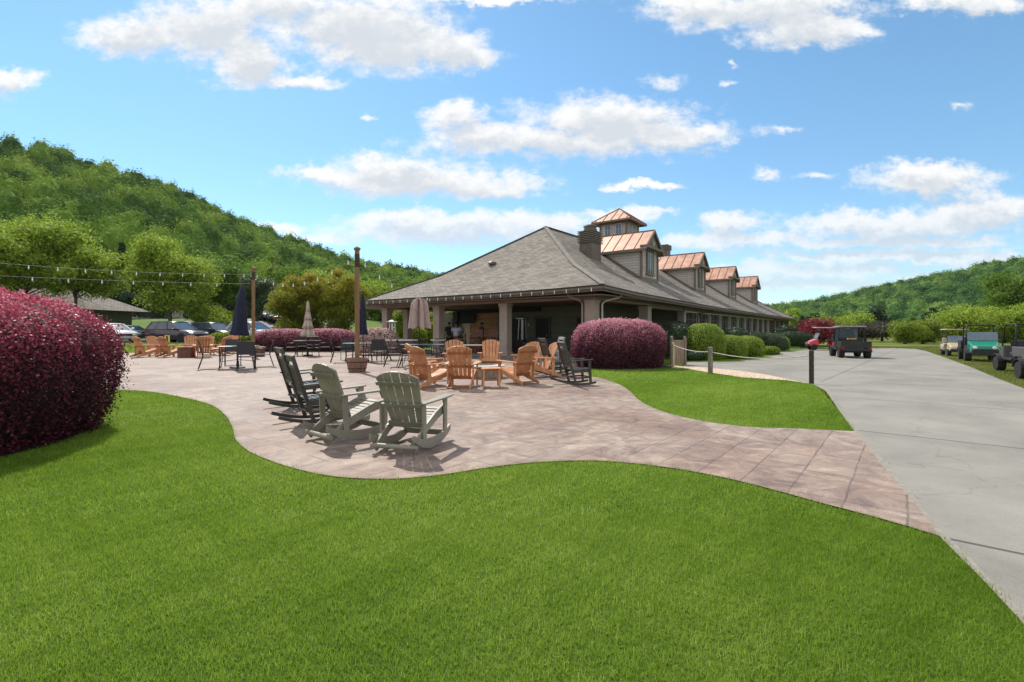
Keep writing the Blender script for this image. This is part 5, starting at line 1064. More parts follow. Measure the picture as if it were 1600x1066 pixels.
for k, (lab, px, Y, rx, ry, h, M_, n, lf_) in enumerate((
    ('dark green round shrub behind the small wooden enclosure', 1062, 27.0, 1.0, .9, 1.95, L_DGRN, 9000, .07), ('tall dark green shrub at the first clubhouse windows', 1056, 30.2, 1.3, 1.0, 2.15, L_DGRN, 8000, .08),
    ('large round yellow green shrub, tallest along the clubhouse windows', 1100, 26.6, 1.15, 1.05, 1.98, L_YGRN, 15000, .065),
    ('low bushy yellow green shrub next to the large round one', 1141, 27.6, 1.05, .9, 1.32, L_YGRN, 9000, .065), ('bushy yellow green shrub tapering down towards the path', 1168, 29.0, 1.05, .9, 1.26, L_YGRN, 9000, .07),
    ('dark rounded shrub peeping over the yellow green ones', 1150, 32.5, 1.1, .9, 1.78, L_DGRN, 6000, .08), ('small dark shrub beneath the middle windows', 1180, 36.5, 1.0, .9, 1.5, L_DGRN, 4000, .09),
    ('clipped grey green box shrub farther along the windows', 1203, 37.5, 1.2, 1.0, 1.38, L_GGRN, 7000, .08), ('yellow green shrub at the right end of the clipped grey one', 1221, 38.5, .6, .6, 1.1, L_YGRN, 2500, .08),
    ('small bright tufty shrub at the corner of the path', 1202, 32.0, .62, .5, .55, L_YGRN, 3000, .08), ('long dark hedge near the far end of the clubhouse', 1238, 44.5, 2.0, 1.0, 1.5, L_DGRN, 7000, .10),
    ('dark shrub at the far porch columns', 1228, 52.0, 1.6, 1.0, 2.1, L_DGRN, 4000, .12), ('low green shrub at the foot of the enclosure boards', 1086, 25.4, .5, .4, .5, L_DGRN, 1200, .06))):
    shrub('round_shrub', lab, 'shrub', (*XY(px, Y), 0), (rx, ry, h), .3 * k, n, lf_, M_, M_TWIGG, p=2.4, lump=.055, lf=4, group='shrubs along the clubhouse windows', depth=.16)
mb = [CB(s, t)[:2] for s, t in ((9, -.3), (54, -.3), (54, -1.6), (40, -2.3), (26, -3.6), (17, -4.2), (9, -4.6))]; sheet('mulch_bed', mb, .006, M_MULCH)
# red japanese maple
tree('japanese_maple', 'spreading crimson maple beside the red golf cart', (*XY(1272, 50), 0), 2.75, 2.7, L_MAPLE, M_BARK, 9000, .16, .07, .12, 18, flat=.9, seed=21, stems=5, br=.38, group=None)
# crape myrtles with orange new growth
for k, (px, Y, h, cr, lab) in enumerate(((460, 41.5, 6.5, 2.1, 'crape myrtle with orange tips, left one behind the beige umbrella'), (487, 42.2, 6.3, 1.8, 'crape myrtle with yellow green leaves, middle one behind the beige umbrella'), (538, 41.5, 6.7, 2.2, 'crape myrtle with orange tips directly left of the near timber post'))):
    tree('crape_myrtle', lab, (*XY(px, Y), .3), h, cr, L_MYRT, M_BARK, 17000, .15, .05, .10, 40, shape='round', flat=1.25, stems=7, seed=30 + k, group='orange tipped crape myrtles behind the patio', tip=True, br=.34, cat='tree')
# trees around the lot
def T(lab, px, Y, ptop, cr, m, z=.5, n=9000, leaf=.28, th=.25, **k):
    h = H - (ptop - HZ) * Y / F - z; return tree(k.pop('name', 'broadleaf_tree'), lab, (*XY(px, Y), z), h, cr, m, M_BARK, n, leaf, k.pop('trunk', .16), th, k.pop('blobs', 22), **k)
T('broad light green tree above the garage roof, leftmost in the photo', 40, 47.0, 338, 6.3, L_TREE, n=30000, leaf=.22, seed=41, th=.36, blobs=40, br=.34, droop=.4)
T('light green tree right of the first one, overhanging the garage roof', 118, 50.0, 350, 4.6, L_TREE, n=22000, leaf=.22, seed=42, th=.36, blobs=30, br=.36, droop=.4)
T('bright spring green tree with a dark trunk behind the purple car', 265, 53.0, 363, 4.9, L_TREE, n=24000, leaf=.25, seed=43, th=.22, trunk=.22, blobs=36, br=.36)
T('dark conifer in the gap between the two light green trees', 190, 78.0, 372, 4.2, L_DARKT, n=10000, leaf=.35, seed=44, name='conifer_tree', th=.1, shape='cone', z=3)
T('dark conifer low behind the garage', 152, 84.0, 400, 4.4, L_DARKT, n=8000, leaf=.36, seed=45, name='conifer_tree', th=.1, z=3)
T('green tree behind the black car', 312, 66.0, 398, 4.4, L_TREE2, n=14000, leaf=.28, seed=46, z=1.6, th=.12)
T('loose green tree behind the navy umbrella', 352, 60.0, 405, 3.6, L_TREE2, n=13000, leaf=.25, seed=47, z=1.3, th=.15)
T('small bronze leaved tree behind the black car', 346, 57.0, 462, 1.6, L_BRON, n=4000, leaf=.2, seed=48, z=.7, th=.15)
T('low weeping green shrub tree above the black car', 335, 54.5, 478, 3.0, L_TREE, n=8000, leaf=.22, seed=49, z=.5, th=.12, droop=1.2, flat=.8)
T('grey green weeping tree behind the far timber post', 402, 57.0, 428, 2.5, L_GGRN, n=9000, leaf=.20, seed=50, z=.8, th=.3, droop=1.2)
T('pointed light green conifer left of the crape myrtles', 426, 105.0, 394, 5.0, L_YELT, n=9000, leaf=.45, seed=51, name='conifer_tree', shape='cone', th=.1, z=3)
T('green tree behind the left crape myrtle', 455, 88.0, 416, 6.0, L_TREE2, n=10000, leaf=.4, seed=52, z=3, th=.12)
T('green tree behind the right crape myrtle', 510, 92.0, 420, 6.0, L_TREE, n=10000, leaf=.4, seed=53, z=3, th=.12)
T('green tree rising behind the left end of the clubhouse roof', 575, 84.0, 430, 6.2, L_TREE, n=12000, leaf=.38, seed=54, z=2, th=.12)
T('green tree behind the middle of the patio roof edge', 626, 88.0, 437, 6.0, L_TREE2, n=9000, leaf=.4, seed=55, z=2, th=.12)
T('young green tree seen through the pavilion', 632, 50.0, 480, 1.9, L_YELT, n=7000, leaf=.2, seed=56, z=.0, th=.05)
T('green shrub tree seen through the pavilion behind the pink umbrella', 672, 55.0, 476, 2.4, L_TREE, n=7000, leaf=.22, seed=57, z=.0, th=.05)
T('green tree seen through the pavilion left of the people', 706, 58.0, 470, 2.4, L_TREE, n=6000, leaf=.22, seed=58, z=.0, th=.05)
T('small orange yellow tree at the left edge', 1, 50.0, 425, 1.4, L_MYRT, n=2500, leaf=.25, seed=59, z=.5, th=.2, tip=True)
# right-hand side
T('bright yellow green round tree standing alone on the fairway', 1414, 57.0, 503, 2.0, L_YELT, n=9000, leaf=.17, seed=61, z=0, th=.02, stems=5, trunk=.05, flat=1.1)
T('second yellow green tree touching the round one on the fairway', 1442, 58.0, 500, 1.95, L_YELT, n=9000, leaf=.17, seed=62, z=0, th=.02, stems=5, trunk=.05, flat=1.1)
T('dark bronze tree beside the black utility cart', 1352, 66.0, 507, 2.0, L_BRON, n=5000, leaf=.22, seed=63, z=0, th=.22)
T('dark bronze tree with a thin trunk, left of the round yellow ones', 1378, 70.0, 505, 2.3, L_BRON, n=6000, leaf=.22, seed=64, z=0, th=.25)
T('broad light green tree behind the crimson maple', 1292, 78.0, 499, 4.0, L_YELT, n=8000, leaf=.3, seed=65, z=0, th=.1)
T('rounded green tree behind the black utility cart', 1334, 84.0, 490, 4.2, L_TREE, n=8000, leaf=.32, seed=66, z=0, th=.1)
T('dark blue green pine rising behind the round yellow trees', 1455, 82.0, 474, 3.0, L_DARKT, n=8000, leaf=.32, seed=67, z=0, th=.12, name='pine_tree', shape='cone')
T('dark small pine left of the far porch', 1254, 100.0, 492, 2.2, L_DARKT, n=4000, leaf=.35, seed=68, z=0, th=.1, name='pine_tree', shape='cone')
T('broad bright green tree behind the tan and green carts', 1510, 64.0, 484, 4.6, L_TREE, n=17000, leaf=.24, seed=69, z=0, th=.06, blobs=32, flat=.9)
T('large green tree behind the grey carts at the right edge', 1570, 62.0, 481, 4.6, L_TREE, n=15000, leaf=.24, seed=70, z=0, th=.06, blobs=30, flat=.9)
T('tall dense green tree at the right edge', 1590, 95.0, 412, 6.2, L_TREE2, n=16000, leaf=.4, seed=71, z=0, th=.15, blobs=36)
T('green tree beyond the tan cart', 1488, 105.0, 486, 4.4, L_TREE2, n=6000, leaf=.42, seed=72, z=0, th=.12)
T('dark tree between the round yellow trees and the tan cart', 1470, 70.0, 512, 1.8, L_DGRN, n=4000, leaf=.24, seed=73, z=0, th=.28)
g_ = np.random.default_rng(5)
for i in range(16):
    px = 1215 + i * 25.5 + g_.uniform(-8, 8); Y = g_.uniform(120, 190); hh = g_.uniform(6, 9)
    t = tree('broadleaf_tree', f'distant tree at the foot of the right hill, {["far left of its row", "second from the left in its row", "third from the left in its row", "fourth from the left in its row", "fifth from the left in its row", "sixth from the left in its row", "seventh from the left in its row", "eighth from the left in its row", "eighth from the right in its row", "seventh from the right in its row", "sixth from the right in its row", "fifth from the right in its row", "fourth from the right in its row", "third from the right in its row", "second from the right in its row", "far right of its row"][i]}',
        (*XY(px, Y), 0), hh, hh * .5, [L_TREE2, L_TREE, L_DGRN, L_TREE2][i % 4], M_BARK, 2200, .6, .18, .1, 10, seed=100 + i, group='distant trees at the foot of the right hill')
# ------------------------------------------------------------ cars
M_TYRE = mat('tyre_rubber', (.012, .012, .012), (.025, .025, .025), .85, 10); M_RIM = mat('alloy_rim', (.40, .40, .40), (.5, .5, .5), .4, 4, metal=.15)
M_CGLASS = mat('car_glass', (.03, .05, .075), (.05, .08, .11), .05, 1, spec=1.0); M_LAMP = mat('clear_lamp', (.6, .6, .6), (.75, .75, .75), .1, 3); M_RLAMP = mat('red_lamp', (.35, .01, .01), (.45, .02, .02), .2, 3); M_PLAS = mat('black_plastic', (.018, .018, .019), (.03, .03, .031), .6, 8)
def paint(n, c, rough=.25): return mat(n, tuple(x * .93 for x in c), tuple(min(1, x * 1.05) for x in c), rough, 2, coat=.6)
def car(label, px, Y, az, P, suv=True, z=None, sc=1.1, L_=4.6, group='cars parked beyond the patio', cat='car'):
    """+x forward"""
    x_, y_ = XY(px, Y); z = float(gz(x_, y_)) + .03 if z is None else z; t = thing('parked_car', label, cat, (x_, y_, z), pi / 2 - R(az), group, sc); k = L_ / 4.6
    st = [(-2.28, .50, .78, .66), (-2.22, .36, .98, .80), (-2.0, .30, 1.06, .88), (-1.4, .28, 1.07, .92), (-.2, .26, 1.05, .93), (.7, .26, 1.03, .93), (1.2, .27, 1.00, .92), (1.7, .28, .93, .90), (2.05, .30, .84, .84), (2.22, .34, .72, .74), (2.28, .42, .60, .60)]
    if not suv: st = [(x, a, min(c, .96) if x > -1.9 else c * .95, w) for x, a, c, w in st]
    b = MB(); vs = []; 
    for x, zb, zt, w in st: vs += [(x * k, -w * .9, zb), (x * k, -w, zb + .14), (x * k, -w, (zb + zt) / 2), (x * k, -w * .96, zt - .07), (x * k, -w * .84, zt), (x * k, 0, zt + .03), (x * k, w * .84, zt), (x * k, w * .96, zt - .07), (x * k, w, (zb + zt) / 2), (x * k, w, zb + .14), (x * k, w * .9, zb)]
    n = 11; fs = [(i * n + j, i * n + (j + 1) % n, (i + 1) * n + (j + 1) % n, (i + 1) * n + j) for i in range(len(st) - 1) for j in range(n)]; fs += [tuple(range(n))[::-1], tuple(range((len(st) - 1) * n, len(st) * n))]
    b.add(vs, [f[::-1] for f in fs]); body = b.build('body', P, t, smooth=True)
    hb = 1.04 if suv else .95; ht = 1.62 if suv else 1.42
    xb = [-2.12, 1.05] if suv else [-1.75, 1.0]; xt = [-1.70, .15] if suv else [-1.0, .05]; wb, wt = .84, .64
    gb = [(xb[0] * k, -wb, hb), (xb[1] * k, -wb, hb), (xb[1] * k, wb, hb), (xb[0] * k, wb, hb)]; gt = [(xt[0] * k, -wt, ht), (xt[1] * k, -wt, ht), (xt[1] * k, wt, ht), (xt[0] * k, wt, ht)]
    b = MB(); b.add(gb + gt, [(0, 1, 5, 4), (2, 3, 7, 6)]); b.build('side_windows', M_CGLASS, body); b = MB(); b.add(gb + gt, [(1, 2, 6, 5)]); b.build('windshield', M_CGLASS, body); b = MB(); b.add(gb + gt, [(3, 0, 4, 7)]); b.build('rear_window', M_CGLASS, body)
    b = MB(); xm = (xt[0] + xt[1]) / 2 * k; vs = []
    for x, zz, w in ((xt[0] * k - .08, ht - .03, wt * .98), (xt[0] * k + .1, ht + .03, wt * 1.02), (xm, ht + .055, wt * 1.04), (xt[1] * k - .1, ht + .03, wt * 1.02), (xt[1] * k + .05, ht - .02, wt * .98)): vs += [(x, -w, zz - .03), (x, -w * .9, zz + .015), (x, 0, zz + .03), (x, w * .9, zz + .015), (x, w, zz - .03)]
    fs = [(i * 5 + j, i * 5 + j + 1, (i + 1) * 5 + j + 1, (i + 1) * 5 + j) for i in range(4) for j in range(4)]; b.add(vs, [f[::-1] for f in fs]); b.build('roof_panel', P, body, smooth=True)
    b = MB()
    for s in (-1, 1):
        b.bar((xb[0] * k, s * wb, hb), (xt[0] * k, s * wt, ht), .07, .14); b.bar((xb[1] * k, s * wb, hb), (xt[1] * k, s * wt, ht), .05, .06); b.bar(((xb[0] + .9) * k, s * (wb + .005), hb), ((xt[0] + .7) * k, s * (wt + .005), ht), .03, .07); b.bar((-.05 * k, s * (wb + .005), hb), (-.25 * k, s * (wt + .005), ht), .03, .07)
        b.bar((xt[0] * k, s * wt, ht), (xt[1] * k, s * wt, ht), .05, .05)
    b.build('pillars', P, body)
    for sx in (-1.38, 1.38):
        for s in (-1, 1):
            b = MB(); b.lathe([(0, s * .925), (.40, s * .925), (.40, s * .935), (.37, s * .936), (0, s * .936)], (sx * k, 0, .36), 20, 'y'); b.build('wheel_arch', M_PLAS, body)
            b = MB(); b.lathe([(.2, s * .74), (.33, s * .74), (.345, s * .80), (.345, s * .93), (.32, s * .955), (.22, s * .95)], (sx * k, 0, .345), 22, 'y'); w = b.build('wheel', M_TYRE, t, smooth=True)
            b = MB(); b.lathe([(.225, s * .93), (.22, s * .948), (.06, s * .93), (0, s * .952)], (sx * k, 0, .345), 10, 'y'); b.build('rim', M_RIM, w)
    for s in (-1, 1):
        b = MB(); b.box((2.08 * k, s * .62, .74), (.3, .34, .13), (0, .25, s * -.35)); b.build('headlight', M_LAMP, body, bevel=.02); b = MB(); b.box((-2.2 * k, s * .72, .9), (.12, .2, .3)); b.build('tail_light', M_RLAMP, body, bevel=.02)
        b = MB(); b.box((.78 * k, s * 1.0, 1.07), (.12, .2, .13)); b.build('mirror', P, body, bevel=.03)
    b = MB(); b.box((2.24 * k, 0, .60), (.1, .9, .2), (0, .1, 0)); b.build('grille', M_PLAS, body, bevel=.02); b = MB(); b.box((2.29 * k, 0, .42), (.03, .42, .12)); b.build('number_plate', M_WHITE, body)
    for s in (-1, 1): b = MB(); b.bar((-2.1 * k, s * .925, .30), (2.0 * k, s * .925, .30), .03, .09); b.build('sill_trim', M_PLAS, body)
    return t
car('white car with its nose towards the patio, left behind the burgundy hedge', 176, 41.5, 122, paint('white_paint', (.62, .63, .66)), False, sc=1.12)
car('dark green car in front of the garage bay', 205, 49.0, 110, paint('dark_green_paint', (.02, .035, .03)), False, sc=1.05)
car('purple brown hatchback parked behind the leftmost orange chairs', 277, 42.5, 104, paint('purple_brown_paint', (.055, .022, .038)), True, sc=1.1)
car('black car parked right of the purple one', 336, 45.5, 112, paint('black_blue_paint', (.012, .014, .024)), True, sc=1.08)
car('silver white wagon behind the navy umbrella', 397, 45.0, 108, paint('silver_white_paint', (.52, .54, .56)), True, sc=1.1)
for lab, px, Y, c in (('far dark car left in the upper lot row', 404, 74, (.02, .022, .025)), ('far pale car second in the upper lot row', 413, 78, (.45, .47, .5)), ('far blue grey car third in the upper lot row', 421, 73, (.08, .11, .15)), ('far red car right in the upper lot row', 436, 70, (.25, .03, .035)), ('far white van behind the upper lot row', 432, 84, (.6, .6, .62)), ('far black car in the middle of the upper lot', 428, 71, (.015, .015, .018))):
    car(lab, px, Y, 150, paint('far_car_paint', c), True, sc=1.0, group='cars in the upper lot', z=float(gz(*XY(px, Y))) + .05)
# ------------------------------------------------------------ carts
M_FGREEN = paint('green_cart_paint', (.0, .20, .125), .3); M_TANP = paint('tan_cart_paint', (.46, .38, .26), .35); M_REDP = paint('red_cart_paint', (.55, .015, .02), .3); M_GREYP = paint('grey_cart_paint', (.10, .10, .105), .45); M_WSH = mat('tinted_windshield', (.12, .17, .22), (.18, .24, .30), .08, 2, spec=.9)
M_CREAMS = mat('cream_vinyl', (.42, .38, .30), (.52, .47, .38), .5, 4)
def wheels(t, pts, r=.27, w=.24):
    for x, y in pts:
        s = 1 if x > 0 else -1; b = MB(); b.lathe([(r * .6, x - s * w / 2), (r * .95, x - s * w / 2), (r, x - s * w * .3), (r, x + s * w * .3), (r * .95, x + s * w / 2), (r * .55, x + s * w / 2)], (0, y, r), 22, 'x'); wh = b.build('wheel', M_TYRE, t, smooth=True)
        b = MB(); b.lathe([(r * .58, x + s * w * .4), (r * .5, x + s * w * .28), (r * .15, x + s * w * .3), (0, x + s * w * .42)], (0, y, r), 12, 'x'); b.build('rim', M_RIM, wh)
def fender(t, x, y, M, r=.36, w=.30):
    b = MB(); vs = []; n = 9
    for i in range(n):
        a = pi * (.08 + .84 * i / (n - 1)); vs += [(x - w / 2, y + cos(a) * r, .28 + sin(a) * r), (x + w / 2, y + cos(a) * r, .28 + sin(a) * r)]
    m = len(vs); vs = vs + [(a, b_ , c + .03) for a, b_, c in vs]; fs = [(2 * i, 2 * i + 1, 2 * i + 3, 2 * i + 2) for i in range(n - 1)] + [(m + 2 * i, m + 2 * i + 2, m + 2 * i + 3, m + 2 * i + 1) for i in range(n - 1)] + [(2 * i, 2 * i + 2, m + 2 * i + 2, m + 2 * i) for i in range(n - 1)] + [(2 * i + 1, m + 2 * i + 1, m + 2 * i + 3, 2 * i + 3) for i in range(n - 1)]
    b.add(vs, fs); b.build('fender', M, t)
def utility(label, px, Y, az, M, Mbed=M_PLAS, roof=True, wind=True, sc=1.1, L=2.9, grp='utility carts', bedload=False):
    t = thing('utility_cart', label, 'utility cart', (*XY(px, Y), .0), face(az), grp, sc); wheels(t, [(-.60, 1.0), (.60, 1.0), (-.60, -1.0), (.60, -1.0)], .29, .26)
    b = MB(); b.box((0, 0, .40), (.95, 2.5, .16)); b.box((0, .25, .50), (1.25, .8, .08)); b.build('chassis', M_PLAS, t, bevel=.02)
    b = MB(); vs = [(-.62, .70, .45), (.62, .70, .45), (.58, 1.42, .42), (-.58, 1.42, .42), (-.60, .72, 1.06), (.60, .72, 1.06), (.46, 1.36, .80), (-.46, 1.36, .80)]; b.add(vs, [(3, 2, 1, 0), (4, 5, 6, 7), (0, 1, 5, 4), (1, 2, 6, 5), (2, 3, 7, 6), (3, 0, 4, 7)]); hood = b.build('hood', M, t, bevel=.06)
    for s in (-1, 1):
        b = MB(); b.lathe([(0, .03), (.075, .02), (.09, -.02), (.09, -.06)], (s * .36, 1.40, .70), 14, 'y'); b.build('headlight', M_LAMP, t, smooth=True); fender(t, s * .60, 1.0, M_PLAS, .37); fender(t, s * .60, -1.0, M_PLAS, .37)
    b = MB(); b.box((0, 1.45, .45), (1.0, .1, .28)); b.bar((-.45, 1.5, .62), (.45, 1.5, .62), .05); b.build('bumper', M_PLAS, t, bevel=.02)
    b = MB(); b.box((0, -.05, .70), (1.15, .5, .18)); b.build('seat', M_PLAS, t, bevel=.05); b = MB(); b.box((0, -.33, 1.0), (1.15, .14, .5), (-.12, 0, 0)); b.build('seat_back', M_PLAS, t, bevel=.05)
    b = MB(); b.box((0, -.95, .66), (1.36, 1.05, .05)); b.box((-.67, -.95, .84), (.05, 1.05, .34)); b.box((.67, -.95, .84), (.05, 1.05, .34)); b.box((0, -.44, .84), (1.3, .05, .34)); bed = b.build('cargo_bed', Mbed, t, bevel=.015)
    b = MB(); b.box((0, -1.475, .83), (1.38, .05, .40)); b.build('tailgate', Mbed, t, bevel=.015); b = MB(); b.box((0, -1.52, .52), (1.2, .08, .16)); b.build('rear_bumper', M_PLAS, t, bevel=.02)
    for s in (-1, 1): b = MB(); b.box((s * .60, -1.51, .62), (.12, .04, .14)); b.build('tail_light', M_RLAMP, t)
    for s in (-1, 1): b = MB(); b.tube([(s * .60, .72, 1.0), (s * .58, .55, 1.78), (s * .56, .42, 1.86), (s * .56, -.40, 1.86), (s * .58, -.48, 1.78), (s * .60, -.44, .7)], .028, 8); b.build('roll_bar', M_PLAS, t, smooth='all')
    b = MB(); b.tube([(-.56, .42, 1.86), (.56, .42, 1.86)], .028, 8); b.build('cross_bar', M_PLAS, t); b = MB(); b.tube([(-.56, -.4, 1.86), (.56, -.4, 1.86)], .028, 8); b.build('cross_bar', M_PLAS, t)
    if roof: b = MB(); b.box((0, 0, 1.93), (1.34, 1.5, .06)); b.box((0, 0, 1.97), (1.2, 1.35, .05)); b.build('roof', mat('grey_cart_roof', (.20, .20, .20), (.30, .30, .30), .5, 6), t, bevel=.02)
    if wind: b = MB(); b.bar((0, .74, 1.06), (0, .62, 1.5 if not roof else 1.8), 1.16, .015, up=(0, 1, 0)); b.build('windshield', M_WSH, t)
    b = MB(); b.tube([(-.3, .55, .95), (-.3, .42, 1.08)], .02, 6); b.lathe([(.15, -.015), (.17, 0), (.15, .015)], (-.3, .40, 1.1), 16, 'y'); b.build('steering_wheel', M_PLAS, t)
    return t
utility('black utility cart seen from behind driving up the concrete road', 1327, 29.0, 22, M_GREYP, sc=1.0).scale = (1.06, 1.0, .93)
b = MB(); b.tube([(.22 * cos(a) * (1 + .05 * i / 40), .22 * sin(a), .02 + i * .002) for i, a in enumerate(np.linspace(0, 6 * pi, 48))], .02, 6); o = b.build('hose_coil', mat('tan_hose', (.45, .24, .08), (.55, .3, .11), .6), None, smooth='all'); o.location = (*XY(1331, 28.2), 1.02); tag(o, 'tan orange hose coil lying in the bed of the black utility cart', 'hose')
utility('green utility cart facing the camera on the grass between the tan and grey carts', 1531, 25.7, 216, M_FGREEN, roof=False, sc=1.0)
utility('grey utility cart standing behind the nearest one at the right edge', 1612, 18.2, 28, M_GREYP, M_GREYP, roof=False, wind=False, sc=.98)
utility('grey utility cart nearest to the camera, cut by the right edge', 1662, 14.9, 28, M_GREYP, M_GREYP, roof=False, sc=.98)
def golf(label, px, Y, az, M, Ms, Mr, sc=1.1):
    t = thing('golf_cart', label, 'golf cart', (*XY(px, Y), 0), face(az), None, sc); wheels(t, [(-.48, .85), (.48, .85), (-.48, -.80), (.48, -.80)], .235, .2)
    b = MB(); b.box((0, 0, .33), (1.05, 2.0, .10)); b.build('floor', M_PLAS, t, bevel=.02)
    b = MB(); vs = [(-.55, .50, .36), (.55, .50, .36), (.50, 1.22, .34), (-.50, 1.22, .34), (-.52, .56, .92), (.52, .56, .92), (.42, 1.12, .66), (-.42, 1.12, .66)]; b.add(vs, [(3, 2, 1, 0), (4, 5, 6, 7), (0, 1, 5, 4), (1, 2, 6, 5), (2, 3, 7, 6), (3, 0, 4, 7)]); b.build('front_cowl', M, t, bevel=.07)
    b = MB(); vs = [(-.58, -1.2, .40), (.58, -1.2, .40), (.58, -.32, .34), (-.58, -.32, .34), (-.55, -1.15, .78), (.55, -1.15, .78), (.55, -.35, .66), (-.55, -.35, .66)]; b.add(vs, [(3, 2, 1, 0), (4, 5, 6, 7), (0, 1, 5, 4), (1, 2, 6, 5), (2, 3, 7, 6), (3, 0, 4, 7)]); b.build('rear_body', M, t, bevel=.07)
    b = MB(); b.box((0, -.45, .74), (1.05, .48, .14)); b.build('seat', Ms, t, bevel=.05); b = MB(); b.box((0, -.74, 1.0), (1.05, .12, .38), (-.15, 0, 0)); b.build('seat_back', Ms, t, bevel=.05)
    for s in (-1, 1): b = MB(); b.bar((s * .50, .62, .9), (s * .50, .28, 1.72), .035, .035); b.bar((s * .50, -.86, .75), (s * .50, -.78, 1.72), .035, .035); b.build('roof_posts', M_PLAS, t)
    b = MB(); b.box((0, -.22, 1.76), (1.16, 1.75, .07)); b.build('roof', Mr, t, bevel=.03); b = MB(); b.bar((0, .63, .92), (0, .44, 1.34), .98, .012, up=(0, 1, 0)); b.build('windshield', M_WSH, t)
    b = MB(); b.tube([(-.25, .5, .85), (-.25, .3, 1.0)], .02, 6); b.lathe([(.14, -.015), (.16, 0), (.14, .015)], (-.25, .28, 1.02), 16, 'y'); b.build('steering_wheel', M_PLAS, t)
    for s in (-1, 1): b = MB(); b.box((s * .32, 1.17, .55), (.18, .08, .08)); b.build('headlight', M_LAMP, t, bevel=.01)
    b = MB(); b.box((0, 1.2, .40), (.95, .1, .14)); b.build('bumper', M_PLAS, t, bevel=.02); return t
golf('tan golf cart left of the green utility cart', 1492, 30.6, 211, M_TANP, M_CREAMS, mat('tan_roof', (.42, .33, .24), (.5, .4, .3), .5, 4), .93)
golf('red golf cart seen from the side behind the black utility cart', 1288, 39.0, -74, M_REDP, M_PLAS, mat('pale_grey_roof', (.4, .4, .4), (.5, .5, .5), .5, 4), 1.02)
# ------------------------------------------------------------ people in the pavilion
def skinmesh(name, V, E, Rr, m, parent, sub=1, root=0):
    me = bpy.data.meshes.new(name); me.from_pydata(V, E, []); me.materials.append(m); o = bpy.data.objects.new(name, me); col.objects.link(o)
    if parent: o.parent = parent
    sk = o.modifiers.new('skin', 'SKIN'); sk.use_smooth_shade = True; su = o.modifiers.new('sub', 'SUBSURF'); su.levels = sub; su.render_levels = sub
    if not me.skin_vertices: me.attributes  # created with the modifier
    bpy.context.view_layer.update()
    if len(me.skin_vertices) == 0:
        bpy.context.view_layer.objects.active = o
    for i, r in enumerate(Rr): me.skin_vertices[0].data[i].radius = r if isinstance(r, tuple) else (r, r)
    me.skin_vertices[0].data[root].use_root = True; return o
M_SKIN = mat('skin', (.20, .10, .06), (.26, .14, .09), .55, 3); M_HAIR = mat('dark_hair', (.012, .009, .007), (.03, .022, .018), .7, 30); M_TROU = mat('dark_trousers', (.015, .016, .02), (.03, .03, .036), .8, 8)
